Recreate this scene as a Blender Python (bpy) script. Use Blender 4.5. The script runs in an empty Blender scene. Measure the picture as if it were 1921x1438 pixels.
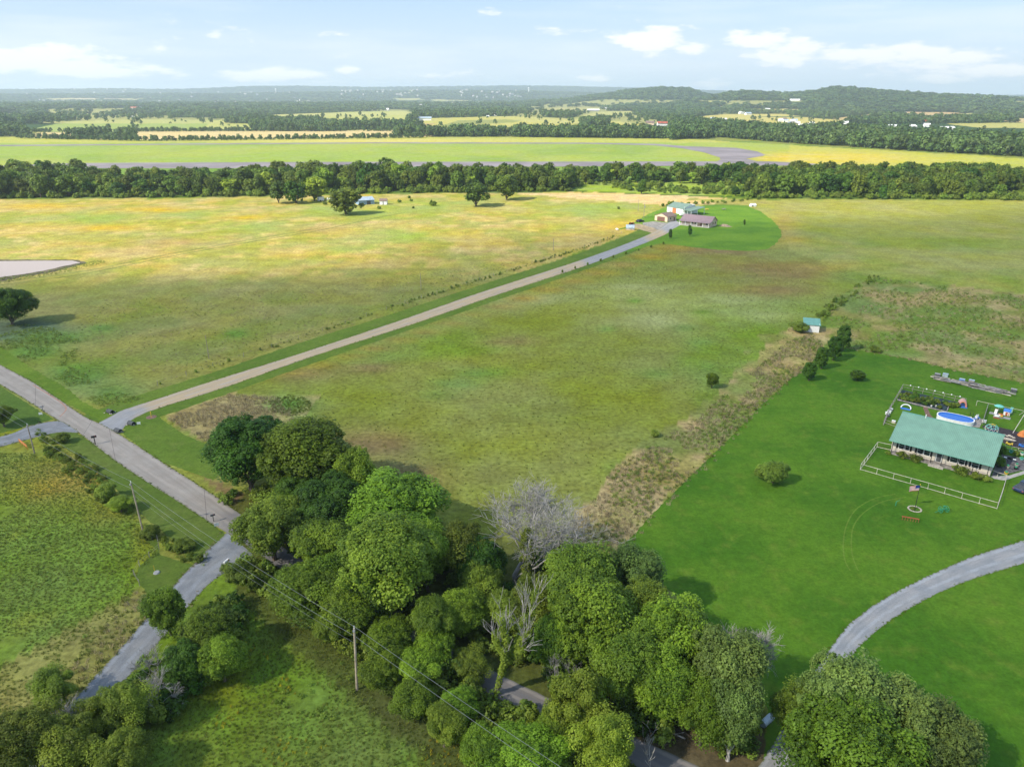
import bpy, math, random
import numpy as np
from mathutils import Vector, Matrix
PI = math.pi
sc = bpy.context.scene
C = sc.collection
rnd = random.Random(7)
rng = np.random.default_rng(7)

# ------------------------------------------------------------------ camera
F, CAMH, HORI = 1380.0, 66.0, 180.0
PITCH = math.atan((719 - HORI) / F)
cam_d = bpy.data.cameras.new('camera')
cam = bpy.data.objects.new('camera', cam_d); C.objects.link(cam)
cam.location = (0, 0, CAMH)
cam.rotation_euler = (PI / 2 - PITCH, 0, 0)
cam_d.sensor_width = 36.0
cam_d.lens = F / 1921 * 36.0
cam_d.clip_start = 0.5
cam_d.clip_end = 60000
sc.camera = cam

def ray(px, py):
    u = (px - 960.5) / F; v = (py - 719) / F
    return (u, math.cos(PITCH) - v * math.sin(PITCH), -math.sin(PITCH) - v * math.cos(PITCH))
def P(px, py, z=0.0):
    d = ray(px, py); t = (z - CAMH) / d[2]
    return Vector((d[0] * t, d[1] * t, z))
def to_px(X, Y, Z=0.0):
    cp, sp = math.cos(PITCH), math.sin(PITCH)
    dep = Y * cp + (CAMH - Z) * sp
    dep = np.maximum(dep, 1.0)
    return 960.5 + F * X / dep, 719 - F * (Y * sp - (CAMH - Z) * cp) / dep

# ------------------------------------------------------------------ light
SUN_EL, SUN_D = math.radians(40), Vector((-0.86, -0.51, 0)).normalized()
SUN_V = Vector((SUN_D.x * math.cos(SUN_EL), SUN_D.y * math.cos(SUN_EL), math.sin(SUN_EL)))
sun_d = bpy.data.lights.new('sun', 'SUN'); sun_d.energy = 4.3; sun_d.angle = math.radians(0.53)
sun_d.color = (1.0, 0.93, 0.80)
sun = bpy.data.objects.new('sun', sun_d); C.objects.link(sun)
sun.rotation_euler = (-SUN_V).to_track_quat('-Z', 'Y').to_euler()
sun.location = (0, 0, 300)
sc.view_settings.view_transform = 'Standard'
sc.view_settings.look = 'None'
sc.view_settings.exposure = 0.93
sc.view_settings.gamma = 1.0
sc.cycles.max_bounces = 6
sc.cycles.diffuse_bounces = 2
sc.cycles.glossy_bounces = 2
sc.cycles.transmission_bounces = 4
sc.cycles.transparent_max_bounces = 12
sc.cycles.volume_bounces = 1
sc.cycles.use_denoising = True

w = bpy.data.worlds.new('World'); sc.world = w; w.use_nodes = True
wn, wl = w.node_tree.nodes, w.node_tree.links
wn.clear()
wo = wn.new('ShaderNodeOutputWorld'); bg = wn.new('ShaderNodeBackground')
bg.inputs['Strength'].default_value = 0.1
wl.new(bg.outputs[0], wo.inputs['Surface'])
sky = wn.new('ShaderNodeTexSky'); sky.sky_type = 'NISHITA'; sky.sun_disc = False
sky.sun_elevation = SUN_EL
sky.sun_rotation = math.atan2(SUN_D.x, SUN_D.y)
sky.air_density = 1.0; sky.dust_density = 0.6; sky.ozone_density = 2.0

class NB:
    """tiny node builder"""
    def __init__(s, tree): s.n, s.l = tree.nodes, tree.links
    def put(s, sock, v):
        if hasattr(v, 'is_linked') or isinstance(v, bpy.types.NodeSocket): s.l.new(v, sock)
        else:
            try: sock.default_value = v
            except Exception:
                sock.default_value = tuple(v) + (1.0,) if len(v) == 3 else v
    def m(s, op, a, b=0.0, c=0.0, clamp=False):
        n = s.n.new('ShaderNodeMath'); n.operation = op; n.use_clamp = clamp
        s.put(n.inputs[0], a); s.put(n.inputs[1], b); s.put(n.inputs[2], c)
        return n.outputs[0]
    def mix(s, f, a, b, blend='MIX'):
        n = s.n.new('ShaderNodeMix'); n.data_type = 'RGBA'; n.blend_type = blend
        s.put(n.inputs[0], f); s.put(n.inputs[6], a); s.put(n.inputs[7], b)
        return n.outputs[2]
    def noise(s, vec, scale, detail=3.0, rough=0.55, w=None):
        n = s.n.new('ShaderNodeTexNoise')
        if vec is not None: s.l.new(vec, n.inputs['Vector'])
        n.inputs['Scale'].default_value = scale; n.inputs['Detail'].default_value = detail
        n.inputs['Roughness'].default_value = rough
        return n.outputs[0]
    def ss(s, v, a, b, lo=0.0, hi=1.0):
        n = s.n.new('ShaderNodeMapRange'); n.interpolation_type = 'SMOOTHSTEP'
        s.put(n.inputs[0], v); s.put(n.inputs[1], a); s.put(n.inputs[2], b)
        s.put(n.inputs[3], lo); s.put(n.inputs[4], hi)
        return n.outputs[0]
    def comb(s, x, y, z):
        n = s.n.new('ShaderNodeCombineXYZ'); s.put(n.inputs[0], x); s.put(n.inputs[1], y); s.put(n.inputs[2], z)
        return n.outputs[0]

def azel(px, py):
    d = Vector(ray(px, py)).normalized()
    return math.degrees(math.atan2(d.x, d.y)), math.degrees(math.asin(d.z))
b = NB(w.node_tree)
tc = wn.new('ShaderNodeTexCoord'); sep = wn.new('ShaderNodeSeparateXYZ')
wl.new(tc.outputs['Generated'], sep.inputs[0])
az = b.m('MULTIPLY', b.m('ARCTAN2', sep.outputs[0], sep.outputs[1]), 57.2958)
el = b.m('MULTIPLY', b.m('ARCSINE', sep.outputs[2]), 57.2958)
cv = b.comb(b.m('MULTIPLY', az, 0.16), b.m('MULTIPLY', el, 0.55), 0.0)
n1 = b.noise(cv, 2.3, 8.0, 0.62)
n2 = b.noise(cv, 0.35, 2.0)
cov = b.m('MULTIPLY', b.ss(n2, 0.48, 0.68), 0.16)
clouds = [(60, 115, 130, 26, 1), (150, 125, 120, 22, 1), (240, 135, 90, 15, .9), (25, 158, 60, 10, .6), (285, 96, 50, 13, .55),
          (400, 66, 24, 9, .6), (640, 64, 60, 8, .45), (510, 140, 90, 14, .8), (600, 155, 50, 8, .5), (650, 133, 40, 9, .55),
          (860, 140, 80, 14, .6), (1120, 148, 70, 10, .6), (1190, 66, 60, 18, .6), (1220, 75, 90, 28, 1.05), (1290, 92, 70, 16, .8),
          (1420, 80, 70, 18, .95), (1480, 100, 110, 24, .95), (1560, 110, 80, 20, .8), (1700, 105, 110, 22, 1), (1800, 112, 110, 18, .95),
          (1890, 128, 90, 16, .85), (1320, 156, 90, 11, .7), (1060, 62, 80, 14, .45), (1760, 150, 60, 9, .6), (440, 45, 60, 14, .3), (900, 20, 110, 16, .35)]
tot = None
for (cx, cy, sx, sy, k) in clouds:
    a0, e0 = azel(cx, cy)
    ia, ie = 1 / (sx * 0.034), 1 / (sy * 0.036)
    da = b.m('MULTIPLY', b.m('SUBTRACT', az, a0), ia); de = b.m('MULTIPLY', b.m('SUBTRACT', el, e0), ie)
    g = b.m('EXPONENT', b.m('MULTIPLY', b.m('ADD', b.m('MULTIPLY', da, da), b.m('MULTIPLY', de, de)), -1.0))
    g = b.m('MULTIPLY', g, k)
    tot = g if tot is None else b.m('MAXIMUM', tot, g)
cov = b.m('ADD', cov, b.m('MULTIPLY', tot, 0.56))
dens = b.ss(b.m('ADD', cov, b.m('MULTIPLY', n1, 1.15)), 0.77, 1.04)
thin = b.m('MULTIPLY', b.ss(b.noise(b.comb(b.m('MULTIPLY', az, 0.03), b.m('MULTIPLY', el, 0.25), 2.0), 2.2, 5.0), 0.42, 0.75), 0.32)
lowh = b.ss(el, 9.0, -1.0, 0.0, 1.0)
base = b.mix(0.7, sky.outputs[0], (2.35, 3.5, 5.3, 1))
base = b.mix(b.m('MULTIPLY', lowh, 0.8), base, (4.3, 4.9, 5.5, 1))
base = b.mix(b.m('MAXIMUM', thin, dens), base, (5.9, 5.95, 6.0, 1))
wl.new(base, bg.inputs['Color'])

# ------------------------------------------------------------------ helpers
def lin(r, g, b_):
    return tuple(((c / 255) / 12.92 if c / 255 <= 0.04045 else ((c / 255 + 0.055) / 1.055) ** 2.4) for c in (r, g, b_))
def tag(o, label=None, cat=None, group=None, kind=None):
    if label: o['label'] = label
    if cat: o['category'] = cat
    if group: o['group'] = group
    if kind: o['kind'] = kind
    return o
def empty(name, loc=(0, 0, 0), rz=0.0, label=None, cat=None, group=None):
    o = bpy.data.objects.new(name, None); C.objects.link(o)
    o.location = loc; o.rotation_euler = (0, 0, rz); o.empty_display_size = 0.5
    return tag(o, label, cat, group)
def link(o, parent=None):
    C.objects.link(o)
    if parent: o.parent = parent
    return o

class MB:
    def __init__(s): s.v, s.f = [], []
    def add(s, vs, fs):
        k = len(s.v); s.v += [tuple(v) for v in vs]; s.f += [tuple(i + k for i in f) for f in fs]; return s
    def box(s, x0, y0, z0, x1, y1, z1):
        vs = [(x0, y0, z0), (x1, y0, z0), (x1, y1, z0), (x0, y1, z0), (x0, y0, z1), (x1, y0, z1), (x1, y1, z1), (x0, y1, z1)]
        return s.add(vs, [(0, 3, 2, 1), (4, 5, 6, 7), (0, 1, 5, 4), (1, 2, 6, 5), (2, 3, 7, 6), (3, 0, 4, 7)])
    def cbox(s, cx, cy, cz, sx, sy, sz, rz=0.0):
        c, n = math.cos(rz), math.sin(rz)
        vs = []
        for dz in (-.5, .5):
            for dx, dy in ((-.5, -.5), (.5, -.5), (.5, .5), (-.5, .5)):
                x, y = dx * sx, dy * sy
                vs.append((cx + x * c - y * n, cy + x * n + y * c, cz + dz * sz))
        return s.add(vs, [(0, 3, 2, 1), (4, 5, 6, 7), (0, 1, 5, 4), (1, 2, 6, 5), (2, 3, 7, 6), (3, 0, 4, 7)])
    def tube(s, pts, rad, n=6, cap=True):
        pts = [Vector(p) for p in pts]
        rad = rad if isinstance(rad, (list, tuple)) else [rad] * len(pts)
        rings = []
        for i, p in enumerate(pts):
            d = (pts[min(i + 1, len(pts) - 1)] - pts[max(i - 1, 0)]).normalized()
            a = d.orthogonal().normalized() if i == 0 else (a - d * a.dot(d)).normalized()
            c = d.cross(a)
            rings.append([p + (a * math.cos(2 * PI * k / n) + c * math.sin(2 * PI * k / n)) * rad[i] for k in range(n)])
        vs = [q for r in rings for q in r]; fs = []
        for i in range(len(pts) - 1):
            for k in range(n):
                fs.append((i * n + k, i * n + (k + 1) % n, (i + 1) * n + (k + 1) % n, (i + 1) * n + k))
        if cap:
            fs.append(tuple(range(n))[::-1]); fs.append(tuple((len(pts) - 1) * n + k for k in range(n)))
        return s.add(vs, fs)
    def lathe(s, prof, n=12, cx=0, cy=0):
        vs = [(cx + r * math.cos(2 * PI * k / n), cy + r * math.sin(2 * PI * k / n), z) for r, z in prof for k in range(n)]
        fs = [(i * n + k, i * n + (k + 1) % n, (i + 1) * n + (k + 1) % n, (i + 1) * n + k) for i in range(len(prof) - 1) for k in range(n)]
        return s.add(vs, fs)
    def ball(s, cx, cy, cz, rx, ry=None, rz=None, n=8, m=5):
        ry = ry or rx; rz = rz or rx
        vs = [(cx, cy, cz - rz)]
        for i in range(1, m):
            t = -PI / 2 + PI * i / m
            vs += [(cx + rx * math.cos(t) * math.cos(2 * PI * k / n), cy + ry * math.cos(t) * math.sin(2 * PI * k / n), cz + rz * math.sin(t)) for k in range(n)]
        vs.append((cx, cy, cz + rz)); fs = []
        for k in range(n): fs.append((0, 1 + (k + 1) % n, 1 + k))
        for i in range(m - 2):
            for k in range(n):
                a = 1 + i * n + k; b_ = 1 + i * n + (k + 1) % n
                fs.append((a, b_, b_ + n, a + n))
        L = len(vs) - 1
        for k in range(n): fs.append((L, L - n + k, L - n + (k + 1) % n))
        return s.add(vs, fs)
    def mesh(s, name, mat=None, smooth=False):
        me = bpy.data.meshes.new(name); me.from_pydata(s.v, [], s.f); me.update()
        if mat: me.materials.append(mat)
        if smooth: me.polygons.foreach_set('use_smooth', [True] * len(me.polygons))
        return me
    def build(s, name, mat, parent=None, smooth=False, loc=None):
        o = bpy.data.objects.new(name, s.mesh(name, mat, smooth)); link(o, parent)
        if loc is not None: o.location = loc
        return o

def np_mesh(name, V, Q, mat, attrs=None, smooth=False):
    """V (n,3), Q (m,k) constant polygon size"""
    me = bpy.data.meshes.new(name); m, k = Q.shape
    me.vertices.add(len(V)); me.vertices.foreach_set('co', V.astype(np.float32).ravel())
    me.loops.add(m * k); me.loops.foreach_set('vertex_index', Q.astype(np.int32).ravel())
    me.polygons.add(m); me.polygons.foreach_set('loop_start', np.arange(0, m * k, k, dtype=np.int32))
    if smooth: me.polygons.foreach_set('use_smooth', np.ones(m, dtype=bool))
    me.update(calc_edges=True)
    for an, (dom, typ, arr) in (attrs or {}).items():
        a = me.attributes.new(an, typ, dom)
        a.data.foreach_set('color' if typ == 'FLOAT_COLOR' else 'value', arr.astype(np.float32).ravel())
    if mat: me.materials.append(mat)
    return me
def copy_tree(o, parent=None):
    c = o.copy(); C.objects.link(c); c.parent = parent
    for ch in [x for x in o.children]: copy_tree(ch, c)
    return c

# numpy value noise
_lat = rng.random((256, 256))
def vnoise(x, y, scale, octs=3, seed=0):
    out = np.zeros_like(x, dtype=float); amp, tot_ = 1.0, 0.0
    for o in range(octs):
        X = x / scale + seed * 17.3 + o * 5.7; Y = y / scale + seed * 9.1 + o * 3.3
        i = np.floor(X).astype(int); j = np.floor(Y).astype(int); fx = X - i; fy = Y - j
        fx = fx * fx * (3 - 2 * fx); fy = fy * fy * (3 - 2 * fy)
        a = _lat[i % 256, j % 256]; b2 = _lat[(i + 1) % 256, j % 256]; c = _lat[i % 256, (j + 1) % 256]; d = _lat[(i + 1) % 256, (j + 1) % 256]
        out += amp * ((a * (1 - fx) + b2 * fx) * (1 - fy) + (c * (1 - fx) + d * fx) * fy)
        tot_ += amp; amp *= 0.5; scale = scale / 2
    return out / tot_
def inpoly(px, py, poly):
    ins = np.zeros(px.shape, bool); n = len(poly)
    for i in range(n):
        x1, y1 = poly[i]; x2, y2 = poly[(i + 1) % n]
        if y1 == y2: continue
        c = ((y1 > py) != (y2 > py)) & (px < (x2 - x1) * (py - y1) / (y2 - y1) + x1)
        ins ^= c
    return ins
def sstep(v, a, b_):
    t = np.clip((v - a) / (b_ - a), 0, 1); return t * t * (3 - 2 * t)

# ------------------------------------------------------------------ materials
def mat(name, col, rough=0.8, var=0.12, scale=3.0, bump=0.0, bscale=20.0, metal=0.0, spec=0.3):
    m = bpy.data.materials.new(name); m.use_nodes = True; t = m.node_tree; b = NB(t)
    bs = t.nodes['Principled BSDF']
    bs.inputs['Roughness'].default_value = rough; bs.inputs['Metallic'].default_value = metal
    bs.inputs['Specular IOR Level'].default_value = spec
    tcn = t.nodes.new('ShaderNodeTexCoord'); v = tcn.outputs['Object']
    n = b.noise(v, scale, 5.0, 0.6)
    dark = tuple(c * (1 - var * 2) for c in col); lite = tuple(min(1, c * (1 + var * 1.3)) for c in col)
    t.links.new(b.mix(b.ss(n, 0.3, 0.7), dark + (1,), lite + (1,)), bs.inputs['Base Color'])
    if bump:
        bp = t.nodes.new('ShaderNodeBump'); bp.inputs['Strength'].default_value = bump; bp.inputs['Distance'].default_value = 0.05
        t.links.new(b.noise(v, bscale, 4.0), bp.inputs['Height']); t.links.new(bp.outputs[0], bs.inputs['Normal'])
    return m
def ground_mat(name, attr='Col', grain=0.5, fine=1.0, bump=0.5, rough=0.95, base=None, far=True):
    m = bpy.data.materials.new(name); m.use_nodes = True; t = m.node_tree; b = NB(t)
    bs = t.nodes['Principled BSDF']; bs.inputs['Roughness'].default_value = rough; bs.inputs['Specular IOR Level'].default_value = 0.05
    geo = t.nodes.new('ShaderNodeNewGeometry'); v = geo.outputs['Position']
    if attr:
        a = t.nodes.new('ShaderNodeAttribute'); a.attribute_name = attr; col = a.outputs['Color']
    else: col = base + (1,)
    na = b.noise(v, 0.9 * fine, 6.0, 0.72); nb = b.noise(v, 0.16 * fine, 4.0, 0.6); nc = b.noise(v, 0.035, 3.0)
    f1 = b.ss(na, 0.3, 0.7, 1 - grain, 1 + grain * 0.9); f2 = b.ss(nb, 0.3, 0.7, 1 - grain * 0.45, 1 + grain * 0.4)
    f = b.m('MULTIPLY', f1, f2)
    hs = t.nodes.new('ShaderNodeHueSaturation')
    t.links.new(b.ss(nb, 0.25, 0.75, 0.494, 0.508), hs.inputs['Hue'])
    t.links.new(b.ss(nc, 0.3, 0.7, 0.9, 1.08), hs.inputs['Saturation'])
    t.links.new(f, hs.inputs['Value'])
    if attr: t.links.new(col, hs.inputs['Color'])
    else: hs.inputs['Color'].default_value = col
    t.links.new(hs.outputs[0], bs.inputs['Base Color'])
    bp = t.nodes.new('ShaderNodeBump'); bp.inputs['Strength'].default_value = bump; bp.inputs['Distance'].default_value = 0.25
    t.links.new(na, bp.inputs['Height']); t.links.new(bp.outputs[0], bs.inputs['Normal'])
    return m
def leaf_mat(name, dark, lite, trans=0.36, hue=0.02, rough=0.55):
    m = bpy.data.materials.new(name); m.use_nodes = True; t = m.node_tree; b = NB(t)
    bs = t.nodes['Principled BSDF']; bs.inputs['Roughness'].default_value = rough; bs.inputs['Specular IOR Level'].default_value = 0.25
    a = t.nodes.new('ShaderNodeAttribute'); a.attribute_name = 'var'
    oi = t.nodes.new('ShaderNodeObjectInfo')
    c = b.mix(a.outputs['Fac'], dark + (1,), lite + (1,))
    hs = t.nodes.new('ShaderNodeHueSaturation'); t.links.new(c, hs.inputs['Color'])
    t.links.new(b.ss(oi.outputs['Random'], 0, 1, 0.5 - hue, 0.5 + hue * 0.15), hs.inputs['Hue'])
    r2 = b.m('FRACT', b.m('MULTIPLY', oi.outputs['Random'], 7.31))
    t.links.new(b.ss(r2, 0, 1, 0.72, 1.25), hs.inputs['Value'])
    t.links.new(hs.outputs[0], bs.inputs['Base Color'])
    tr = t.nodes.new('ShaderNodeBsdfTranslucent'); t.links.new(hs.outputs[0], tr.inputs['Color'])
    mx = t.nodes.new('ShaderNodeMixShader'); mx.inputs[0].default_value = trans
    t.links.new(bs.outputs[0], mx.inputs[1]); t.links.new(tr.outputs[0], mx.inputs[2])
    t.links.new(mx.outputs[0], t.nodes['Material Output'].inputs['Surface'])
    return m

M = dict(
    bark=mat('bark', (0.13, 0.10, 0.075), 0.9, .25, 4, .6, 12), palebark=mat('pale_bark', (0.42, 0.39, 0.34), 0.85, .2, 2, .4, 10),
    dead=mat('dead_wood', (0.29, 0.275, 0.25), 0.9, .2, 2),
    wood=mat('weathered_wood', (0.30, 0.27, 0.24), 0.9, .25, 2, .3), woodpale=mat('pale_timber', (0.55, 0.50, 0.42), .85, .15, 2),
    pole=mat('pole_wood', (0.30, 0.25, 0.20), .9, .2, 1.5), poletan=mat('new_pole_wood', (0.42, 0.34, 0.25), .9, .15, 1.5),
    wire=mat('wire', (0.26, 0.27, 0.28), .5, .05, 1, metal=.3), white=mat('white_paint', (0.78, 0.78, 0.76), .6, .05, 2),
    cream=mat('cream_siding', (0.62, 0.56, 0.46), .8, .06, 2), tan=mat('tan_siding', (0.60, 0.46, 0.33), .8, .06, 1),
    greenroof=mat('green_metal_roof', (0.19, 0.345, 0.265), .55, .05, .6, spec=.4), tealroof=mat('teal_metal_roof', (0.14, 0.33, 0.27), .5, .08, 1),
    darkgreenroof=mat('green_shed_roof', (0.15, 0.22, 0.18), .6, .08, 1),
    purproof=mat('mauve_shingle_roof', (0.22, 0.16, 0.18), .85, .12, 3), brownroof=mat('brown_shingle_roof', (0.20, 0.14, 0.12), .85, .12, 3),
    galv=mat('galvanised_iron', (0.42, 0.50, 0.56), .45, .12, 1, metal=.3), blueiron=mat('blue_grey_iron', (0.22, 0.33, 0.45), .6, .12, 1),
    glass=mat('dark_glass', (0.03, 0.04, 0.05), .1, .1, 1, spec=.7), black=mat('black_plastic', (0.02, 0.02, 0.022), .5, .2, 3),
    dkgrey=mat('dark_grey', (0.08, 0.085, 0.09), .7, .2, 3), grey=mat('grey', (0.30, 0.30, 0.30), .8, .12, 3),
    conc=mat('concrete', (0.42, 0.39, 0.36), .9, .12, 2), red=mat('rust_red', (0.38, 0.09, 0.05), .6, .15, 3),
    orange=mat('orange_door', (0.48, 0.16, 0.07), .6, .1, 2), brown=mat('brown_door', (0.16, 0.08, 0.06), .6, .1, 2),
    blue=mat('blue_plastic', (0.04, 0.17, 0.55), .5, .1, 3), navy=mat('navy_paint', (0.02, 0.035, 0.10), .3, .1, 2, spec=.6),
    yellow=mat('yellow_plastic', (0.65, 0.45, 0.05), .5, .1, 3), teal=mat('teal_plastic', (0.16, 0.5, 0.42), .5, .08, 3),
    orangep=mat('orange_plastic', (0.6, 0.2, 0.05), .5, .1, 3), green=mat('green_paint', (0.03, 0.26, 0.13), .5, .1, 3),
    pink=mat('coral_stripe', (0.6, 0.24, 0.18), .6, .1, 3), sand=mat('sand_dirt', (0.34, 0.25, 0.17), .95, .2, 1.5, .4, 5),
    mulch=mat('dark_mulch', (0.045, 0.035, 0.04), .95, .3, 2, .5, 8), fabric=mat('weed_fabric', (0.03, 0.05, 0.055), .9, .3, 1),
    brick=mat('brown_path', (0.20, 0.12, 0.09), .9, .3, 4), stone=mat('pale_stone', (0.45, 0.40, 0.33), .9, .2, 4),
)
LM = dict(
    broad=leaf_mat('leaf_broad', (0.034, 0.082, 0.007), (0.25, 0.41, 0.028)),
    bright=leaf_mat('leaf_bright', (0.08, 0.15, 0.012), (0.35, 0.5, 0.046)),
    dark=leaf_mat('leaf_dark', (0.018, 0.055, 0.008), (0.1, 0.225, 0.02)),
    olive=leaf_mat('leaf_olive', (0.05, 0.09, 0.01), (0.25, 0.345, 0.034)),
    grey=leaf_mat('leaf_greygreen', (0.052, 0.098, 0.022), (0.265, 0.41, 0.08)),
    belt=leaf_mat('leaf_belt', (0.028, 0.064, 0.01), (0.195, 0.3, 0.032), hue=.03),
    far=leaf_mat('leaf_far', (0.042, 0.088, 0.026), (0.15, 0.245, 0.058), hue=.02),
    weed=leaf_mat('leaf_weed', (0.085, 0.15, 0.018), (0.26, 0.37, 0.045)),
    grass=leaf_mat('leaf_grass', (0.11, 0.155, 0.026), (0.22, 0.27, 0.055), .2, .03),
    lush=leaf_mat('leaf_lush', (0.1, 0.15, 0.018), (0.2, 0.27, 0.04), .2),
    straw=leaf_mat('leaf_straw', (0.2, 0.165, 0.085), (0.44, 0.37, 0.21), .2, .015, .8),
    flower=leaf_mat('leaf_flower', (0.3, 0.24, 0.012), (0.6, 0.5, 0.03), .2),
)

# ------------------------------------------------------------------ terrain height
def px_of_az(X, Y): return 960.5 + F * 1.0749 * X / np.maximum(Y, 1.0)
def el_h(px, py, D):
    d = ray(px, py); return CAMH + D * d[2] / math.hypot(d[0], d[1])
ridges = [
    (13500, 1700, [(-400, 171), (0, 168.5), (230, 167), (330, 168.5), (450, 163.5), (560, 162), (700, 164.5), (800, 163.5), (960, 161.5), (1060, 162.5), (1200, 166), (1300, 169.5), (1400, 172), (1520, 178), (2300, 183)]),
    (9500, 1500, [(-400, 178), (100, 177), (400, 176), (600, 173), (800, 170), (1000, 172), (1150, 176), (1300, 182), (2300, 184)]),
    (5400, 800, [(-400, 196), (900, 194), (1050, 187), (1130, 178), (1180, 169), (1240, 164.5), (1290, 166), (1320, 175), (1350, 181), (1420, 188), (1500, 191), (2300, 192)]),
    (4500, 750, [(-400, 200), (1230, 198), (1280, 190), (1330, 182), (1380, 173.5), (1420, 173), (1460, 176), (1500, 175), (1540, 169), (1570, 163.5), (1620, 168), (1700, 176), (1760, 180.5), (1800, 182), (1870, 185.5), (1921, 187), (2300, 190)]),
    (2500, 500, [(-400, 222), (380, 221), (560, 216), (800, 212), (1000, 211), (1120, 215), (1250, 221), (2300, 224)]),
]
def terr(X, Y):
    r = np.hypot(X, Y); px = px_of_az(X, Y); z = np.zeros_like(r)
    for D, wd, pts in ridges:
        xs = [p[0] for p in pts]; hs = [max(0.0, el_h(p[0], p[1], D) - 8) for p in pts]
        h = np.interp(px, xs, hs)
        z = np.maximum(z, h * np.exp(-((r - D) / wd) ** 2) + 0.0)
    z += sstep(r, 1500, 4000) * (vnoise(X, Y, 700, 3, 2) - .5) * 14
    return z * sstep(r, 1350, 1900)

# ------------------------------------------------------------------ ground sheet with patches of growth and some painted cloud shade
nc_, nr_ = 760, 560
ang = np.linspace(-0.92, 0.92, nc_); rr = 26 * np.exp(np.linspace(0, math.log(16500 / 26), nr_))
A, R_ = np.meshgrid(np.tan(ang * 0.9) / math.tan(.92 * .9) * 1.15, rr)
GX = A * R_; GY = R_ - 60.0
GZ = terr(GX, GY)
PX, PY = to_px(GX, GY, GZ)
def c3(r, g, b_): return np.array(lin(r, g, b_)) * np.array([0.80, 0.74, 0.66])
col = np.zeros(GX.shape + (3,))
def fill(mask, c):
    m = mask[..., None] if mask.dtype != bool else mask[..., None].astype(float)
    global col; col = col * (1 - m) + c * m
N1, N2, N3 = vnoise(GX, GY, 40, 4, 1), vnoise(GX, GY, 14, 4, 2), vnoise(GX, GY, 6, 3, 3)
NP = vnoise(PX, PY * 3, 30, 3, 5) - .5   # wobble for edges
def soft(poly, wob=6.0):
    return inpoly(PX + (N2 - .5) * wob * 2, PY + (N3 - .5) * wob, poly)
def blob(cx, cy, rx, ry, k=1.0, ns=1.0):
    d = ((PX - cx) / rx) ** 2 + ((PY - cy) / ry) ** 2
    return np.clip(np.exp(-d * 1.2) * (0.45 + 1.3 * ns * (N2 - .1)) * 1.3 * k, 0, 1) * (d < 6)
def stripes(n, lo, hi): return sstep(n, lo, hi)
# meadow default
g1, g2 = c3(112, 140, 55), c3(140, 150, 72)
col[:] = g1; fill(stripes(N1, .35, .65), g2); fill(stripes(N2, .55, .8) * .5, c3(125, 125, 70))
# hay field beyond the gravel drive
hay = [(-900, 372), (0, 374), (300, 372), (600, 366), (840, 362), (1000, 358), (1280, 360), (1330, 380), (1260, 410), (1160, 446), (1040, 490), (700, 600), (400, 700), (200, 760), (100, 735), (-100, 640), (-900, 500)]
mh = soft(hay, 3)
fill(mh * 1.0, c3(184, 170, 96)); fill(mh * stripes(N2, .42, .62) * .75, c3(150, 160, 76)); fill(mh * stripes(N1, .5, .7) * .6, c3(156, 166, 74))
fill(mh * stripes(vnoise(GX, GY, 9, 3, 9), .58, .75) * .6, c3(214, 190, 124))
fill(mh * sstep(PY, 490, 545) * .85, c3(130, 138, 76)); fill(mh * sstep(PY, 500, 600) * stripes(N2, .45, .65) * .6, c3(120, 138, 66))  # nearer hay darkened: cloud shade painted into the ground colour
for q in [(130, 410, 120, 14), (370, 402, 60, 9), (210, 405, 70, 9), (640, 465, 60, 8), (750, 440, 90, 14), (480, 425, 70, 8), (830, 385, 120, 12), (690, 400, 120, 12), (1080, 395, 110, 14), (1140, 388, 60, 12), (600, 388, 50, 12)]:
    fill(mh * blob(*q, .75), c3(150, 170, 80))
for q in [(60, 388, 110, 8), (170, 428, 120, 7), (300, 393, 60, 5), (450, 408, 60, 5), (1150, 425, 60, 12)]:
    fill(mh * blob(*q, .8), c3(196, 172, 72))
for q in [(250, 470, 90, 8), (320, 455, 100, 10), (600, 430, 60, 8)]:
    fill(mh * blob(*q, .5), c3(180, 156, 112))
for q in [(40, 615, 90, 14), (10, 625, 60, 16)]: fill(blob(*q, 1.3), c3(96, 116, 92))
for q in [(95, 632, 70, 14), (190, 615, 30, 8), (440, 625, 26, 8), (150, 700, 90, 30), (210, 735, 60, 18), (60, 660, 60, 14)]:
    fill(blob(*q, .9), c3(104, 140, 64))
# pale cut strip behind the farm
fill(soft([(960, 362), (1100, 361), (1280, 366), (1390, 374), (1330, 384), (1230, 384), (1160, 378), (1050, 370)], 3) * 1.0, c3(212, 190, 138))
# centre meadow
cen = [(1240, 450), (1150, 478), (900, 560), (600, 668), (430, 735), (300, 790), (390, 850), (700, 1010), (1130, 1100), (1500, 690), (1560, 560), (1640, 520), (1480, 470)]
mc = soft(cen, 3)
fill(mc * 1.0, c3(120, 146, 60)); fill(mc * stripes(N1, .4, .65) * .8, c3(136, 154, 74)); fill(mc * stripes(N2, .5, .7) * .5, c3(106, 136, 50))
fill(mc * stripes(vnoise(GX, GY, 60, 3, 12), .5, .62) * .5, c3(138, 140, 66))
for q in [(1430, 500, 130, 22), (1350, 470, 100, 12), (1450, 545, 110, 14), (1500, 515, 60, 16), (560, 700, 90, 16), (690, 690, 60, 10), (960, 640, 60, 10), (700, 830, 90, 30), (760, 895, 90, 30)]:
    fill(blob(*q, .75), c3(134, 122, 78))
for q in [(1340, 570, 110, 24), (1200, 560, 110, 16), (1180, 540, 80, 12), (1450, 590, 80, 14), (1000, 560, 80, 14), (1230, 600, 100, 20), (1700, 430, 120, 20), (1800, 480, 120, 18)]:
    fill(blob(*q, .55), c3(160, 172, 112))
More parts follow.
